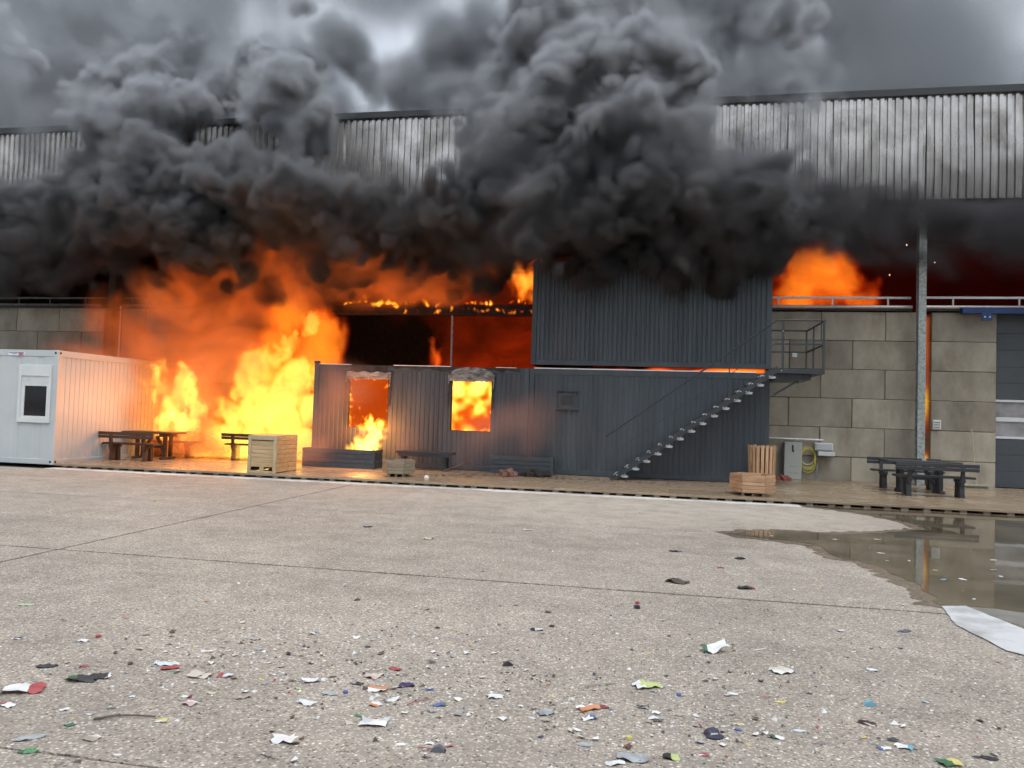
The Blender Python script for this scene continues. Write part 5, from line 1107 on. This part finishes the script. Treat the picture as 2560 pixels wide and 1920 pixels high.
# fire inside the container
G = Grid((.2, .16, .25), (3.0, 1.9, 2.7), .05)
n_ = vnoise(G.n, 12) * .5 + vnoise(G.n, 5) * .3
f = np.clip(.33 + .10 * n_, 0, 1) + 1.0 * np.clip((np.abs(vnoise(G.n, (4, 4, 6))) < .10) * (vnoise(G.n, 8) > .7), 0, 1) * (G.Y < .6) * (G.Z < 2.0)
f = f + .5 * np.exp(-((G.Z - 1.18) / .06) ** 2) * (vnoise(G.n, 3) > .3) * (G.Y < .5)
volume('flames', G, f * G.fade(2), fire_mat('room_fire', 1.25, [(0, RED), (.4, (1, .13, .006)), (.7, ORA), (1.0, YEL)], .9), 'orange fire filling the room behind the first burnt window')
G = Grid((3.1, .16, .25), (5.9, 1.9, 2.7), .05)
d = G.blobs([(4.0, .5, 1.0, .3), (4.4, .5, .95, .3), (4.9, .5, .95, .3), (3.85, .5, 1.4, .25), (3.85, .5, 1.8, .3), (4.0, .6, 2.2, .4), (4.5, .6, 2.25, .42), (5.0, .6, 2.25, .35), (4.55, .7, 1.85, .34), (4.2, .6, 1.95, .3), (3.7, .5, 1.2, .2), (3.8, .5, 1.0, .25)], .8)
for cell, amp in ((6, .16), (3, .10)): d -= amp * (np.abs(vnoise(G.n, cell)) - .55)
f = np.maximum(.12, np.clip(-d / .3, 0, 1))
volume('flames', G, f * G.fade(2), fire_mat('room_fire_hot', 4.6, [(0, RED), (.14, (1, .12, .005)), (.3, ORA), (.55, YEL), (1, WHI)], .6), 'yellow fire filling the room behind the second burnt window')
# burning rims of the two window openings
G = Grid((.85, .0, 1.0), (5.25, .22, 2.65), .026); q = random.Random(14); bl = []
for (a, b, c, d_, n) in ((1.02, 2.17, 1.137, 2.495, 70), (3.94, 5.05, 1.141, 2.496, 60)):
    for _ in range(n):
        e_ = q.choice('lrbblrt'); t_ = q.random(); x_, z_ = {'l': (a + .01, c + t_ * (d_ - c)), 'r': (b - .01, c + t_ * (d_ - c)), 'b': (a + t_ * (b - a), c + .02), 't': (a + t_ * (b - a), d_ - .03)}[e_]
        bl.append((x_, .10, z_, q.choice((.008, .015, .022, .03))))
for _ in range(26):
    t_ = q.random(); bl.append((1.10 + .55 * t_ + q.gauss(0, .05), .12, 1.22 + q.random() * .28 + (.45 * (1 - t_) if q.random() < .5 else 0), q.choice((.01, .015, .025))))
volume('flames', G, flames(G, bl, ((4, .022), (2, .018)), .045, rise=1.6), fire_mat('rim_fire', 30, [(0, RED), (.2, ORA), (.6, YEL), (1, YEL)]), 'small flames eating the edges of the burnt windows')
# fire inside the hall, over the right block wall
G = Grid((10.2, 2.6, 3.2), (20, 5.6, 7.4), .075)
f4 = flames(G, [(x, y, z - .1, r * 1.05) for x, y, z, r in RIGHTF], ((11, .42), (5.5, .36), (2.8, .22), (1.7, .1)), .7, sq=(1, 1.7, 1), rise=1.3)
volume('flames', G, f4, fire_mat('right_fire', 2.3, [(0, (1, .04, .002)), (.35, (1, .075, .004)), (1, (1, .22, .014))], .9), 'orange fireball behind the top of the beige block wall')
# dull red heat inside the hall
G = Grid((-3.5, 2.7, 1.0), (11.5, 4.3, 7.5), .14)
n_ = warp(vnoise(G.n, (12, 8, 8)) * .7 + vnoise(G.n, 5) * .45 + vnoise(G.n, 2.5) * .15, 7, 2)
lowz = np.exp(-np.clip(G.Z - 2.7, 0, 9) / .5)
f = np.clip(.03 + .16 * n_ + .85 * lowz * (.8 + .5 * n_), 0, 1) * np.clip((G.X - .4 - .4 * n_) / 1.8, 0, 1)
f = np.where((G.Z > 4.9), np.clip(.05 + .14 * n_, 0, 1) * np.ones_like(G.X), f)
volume('emissive_smoke', G, f * G.fade(2), smoke_mat('hall_heat', (.05, .02, .01), 2.2, (1, .060, .005), .55), 'dull red hot smoke inside the hall opening')
G = Grid((12.3, 2.8, 3.6), (27, 8, 7.5), .25)
n_ = vnoise(G.n, 7) * .55 + vnoise(G.n, 3.5) * .35
volume('emissive_smoke', G, np.clip(.14 + .12 * n_ + .3 * np.exp(-((G.X - 13.5) / 2.) ** 2), 0, 1) * G.fade(2), smoke_mat('hall_heat_right', (.05, .02, .015), 1.2, (1, .02, .004), .022), 'dark red smoke inside the hall over the block wall')
# tongue inside the opening, streak beside the upper container, small flames along the beam
G = Grid((.2, 2.5, 2.6), (3.0, 3.2, 5.2), .04)
volume('flames', G, flames(G, TONGUE, ((6, .10), (3, .06)), .2, rise=2.4), fire_mat('tongue_fire', 2.2, [(0, RED), (1, (1, .13, .008))]), 'single red flame tongue inside the opening')
G = Grid((3.9, 2.3, 4.4), (6.0, 3.0, 6.8), .04)
volume('flames', G, flames(G, [(x, y, z, r * 1.3) for x, y, z, r in STREAK], ((6, .10), (3, .10), (1.8, .05)), .3, sq=(1, 1, 1), rise=1.2), fire_mat('streak_fire', 4.5, [(0, RED), (.4, ORA), (1, (1, .34, .03))]), 'slanting streak of orange fire beside the upper container')
G = Grid((-1.2, 2.15, 4.55), (6.0, 2.62, 5.3), .032)
q = random.Random(8); bl = []
for k in range(120):
    x = q.uniform(-.3, 5.9); bl.append((x, 2.27, 4.885 + q.uniform(0, .02), q.choice((.015, .02, .03, .055 if x < 3 else .03))))
for k in range(46):
    bl.append((q.choice((q.uniform(1.5, 5.9), q.uniform(3.4, 5.9))), 2.26, 4.665 + q.uniform(-.01, .015), q.choice((.015, .025, .035))))
bl += [(.55, 2.27, 5.05, .06), (.62, 2.27, 5.10, .03)]
volume('flames', G, flames(G, bl, ((5, .028), (2.4, .022)), .05, rise=1.8), fire_mat('beam_fire', 24, [(0, RED), (.2, ORA), (.6, YEL), (1, YEL)]), 'row of small flames running along the beam')
# glow in the gap between stacked containers and in the slot beside the column
G = Grid((6.3, .12, 2.865), (12.0, 1.4, 2.945), .028)
f = np.clip(.05 + .35 * vnoise(G.n, (14, 10, 4)) + .16 * (G.X - 8.5), 0, 1)
volume('flames', G, f, fire_mat('gap_fire', 2.4, [(0, RED), (.5, (1, .10, .005)), (1, ORA)]), 'strip of fire in the gap between the stacked containers')
G = Grid((16.40, 2.5, .4), (16.75, 3.0, 4.6), .05)
f = np.clip(.30 + .3 * vnoise(G.n, (6, 6, 12)), 0, 1) * np.clip((G.Z - .5) / 2, .1, 1) + 1.2 * np.exp(-((G.Z - .78) / .13) ** 2) + .5 * np.exp(-((G.Z - 2.3) / .4) ** 2)
volume('flames', G, np.clip(f, 0, 1.5), fire_mat('slot_fire', 2.2, [(0, RED), (.4, (1, .12, .006)), (1, YEL)], .6), 'orange fire showing in the narrow slot beside the steel column')

fire_light((-1.5, .4, 1.7), 1100, .9)
fire_light((-3.4, -.5, 1.7), 330, .6, (1, .30, .09))
fire_light((1.75, -.75, 1.15), 170, .3)
fire_light((2.5, 2.9, 5.2), 160, .7, (1, .25, .05))

# a few sparks drifting past the right opening
m = MB(); q = random.Random(91)
for _ in range(8):
    x, y, z, s_ = q.uniform(13, 17.8), q.uniform(1.0, 1.8), q.uniform(5.2, 7.2), q.uniform(.006, .013)
    m.add([(x - s_, y, z), (x + s_, y, z), (x, y - s_, z), (x, y + s_, z), (x, y, z - 2.2 * s_), (x, y, z + 2.2 * s_)], [(0, 2, 5), (2, 1, 5), (1, 3, 5), (3, 0, 5), (2, 0, 4), (1, 2, 4), (3, 1, 4), (0, 3, 4)])
sp_, N_, L_, p_ = newmat('spark'); p_.inputs['Emission Color'].default_value = (1, .6, .3, 1); p_.inputs['Emission Strength'].default_value = 3
obj('sparks', m, sp_, kind='stuff', label='tiny sparks drifting in front of the right opening')
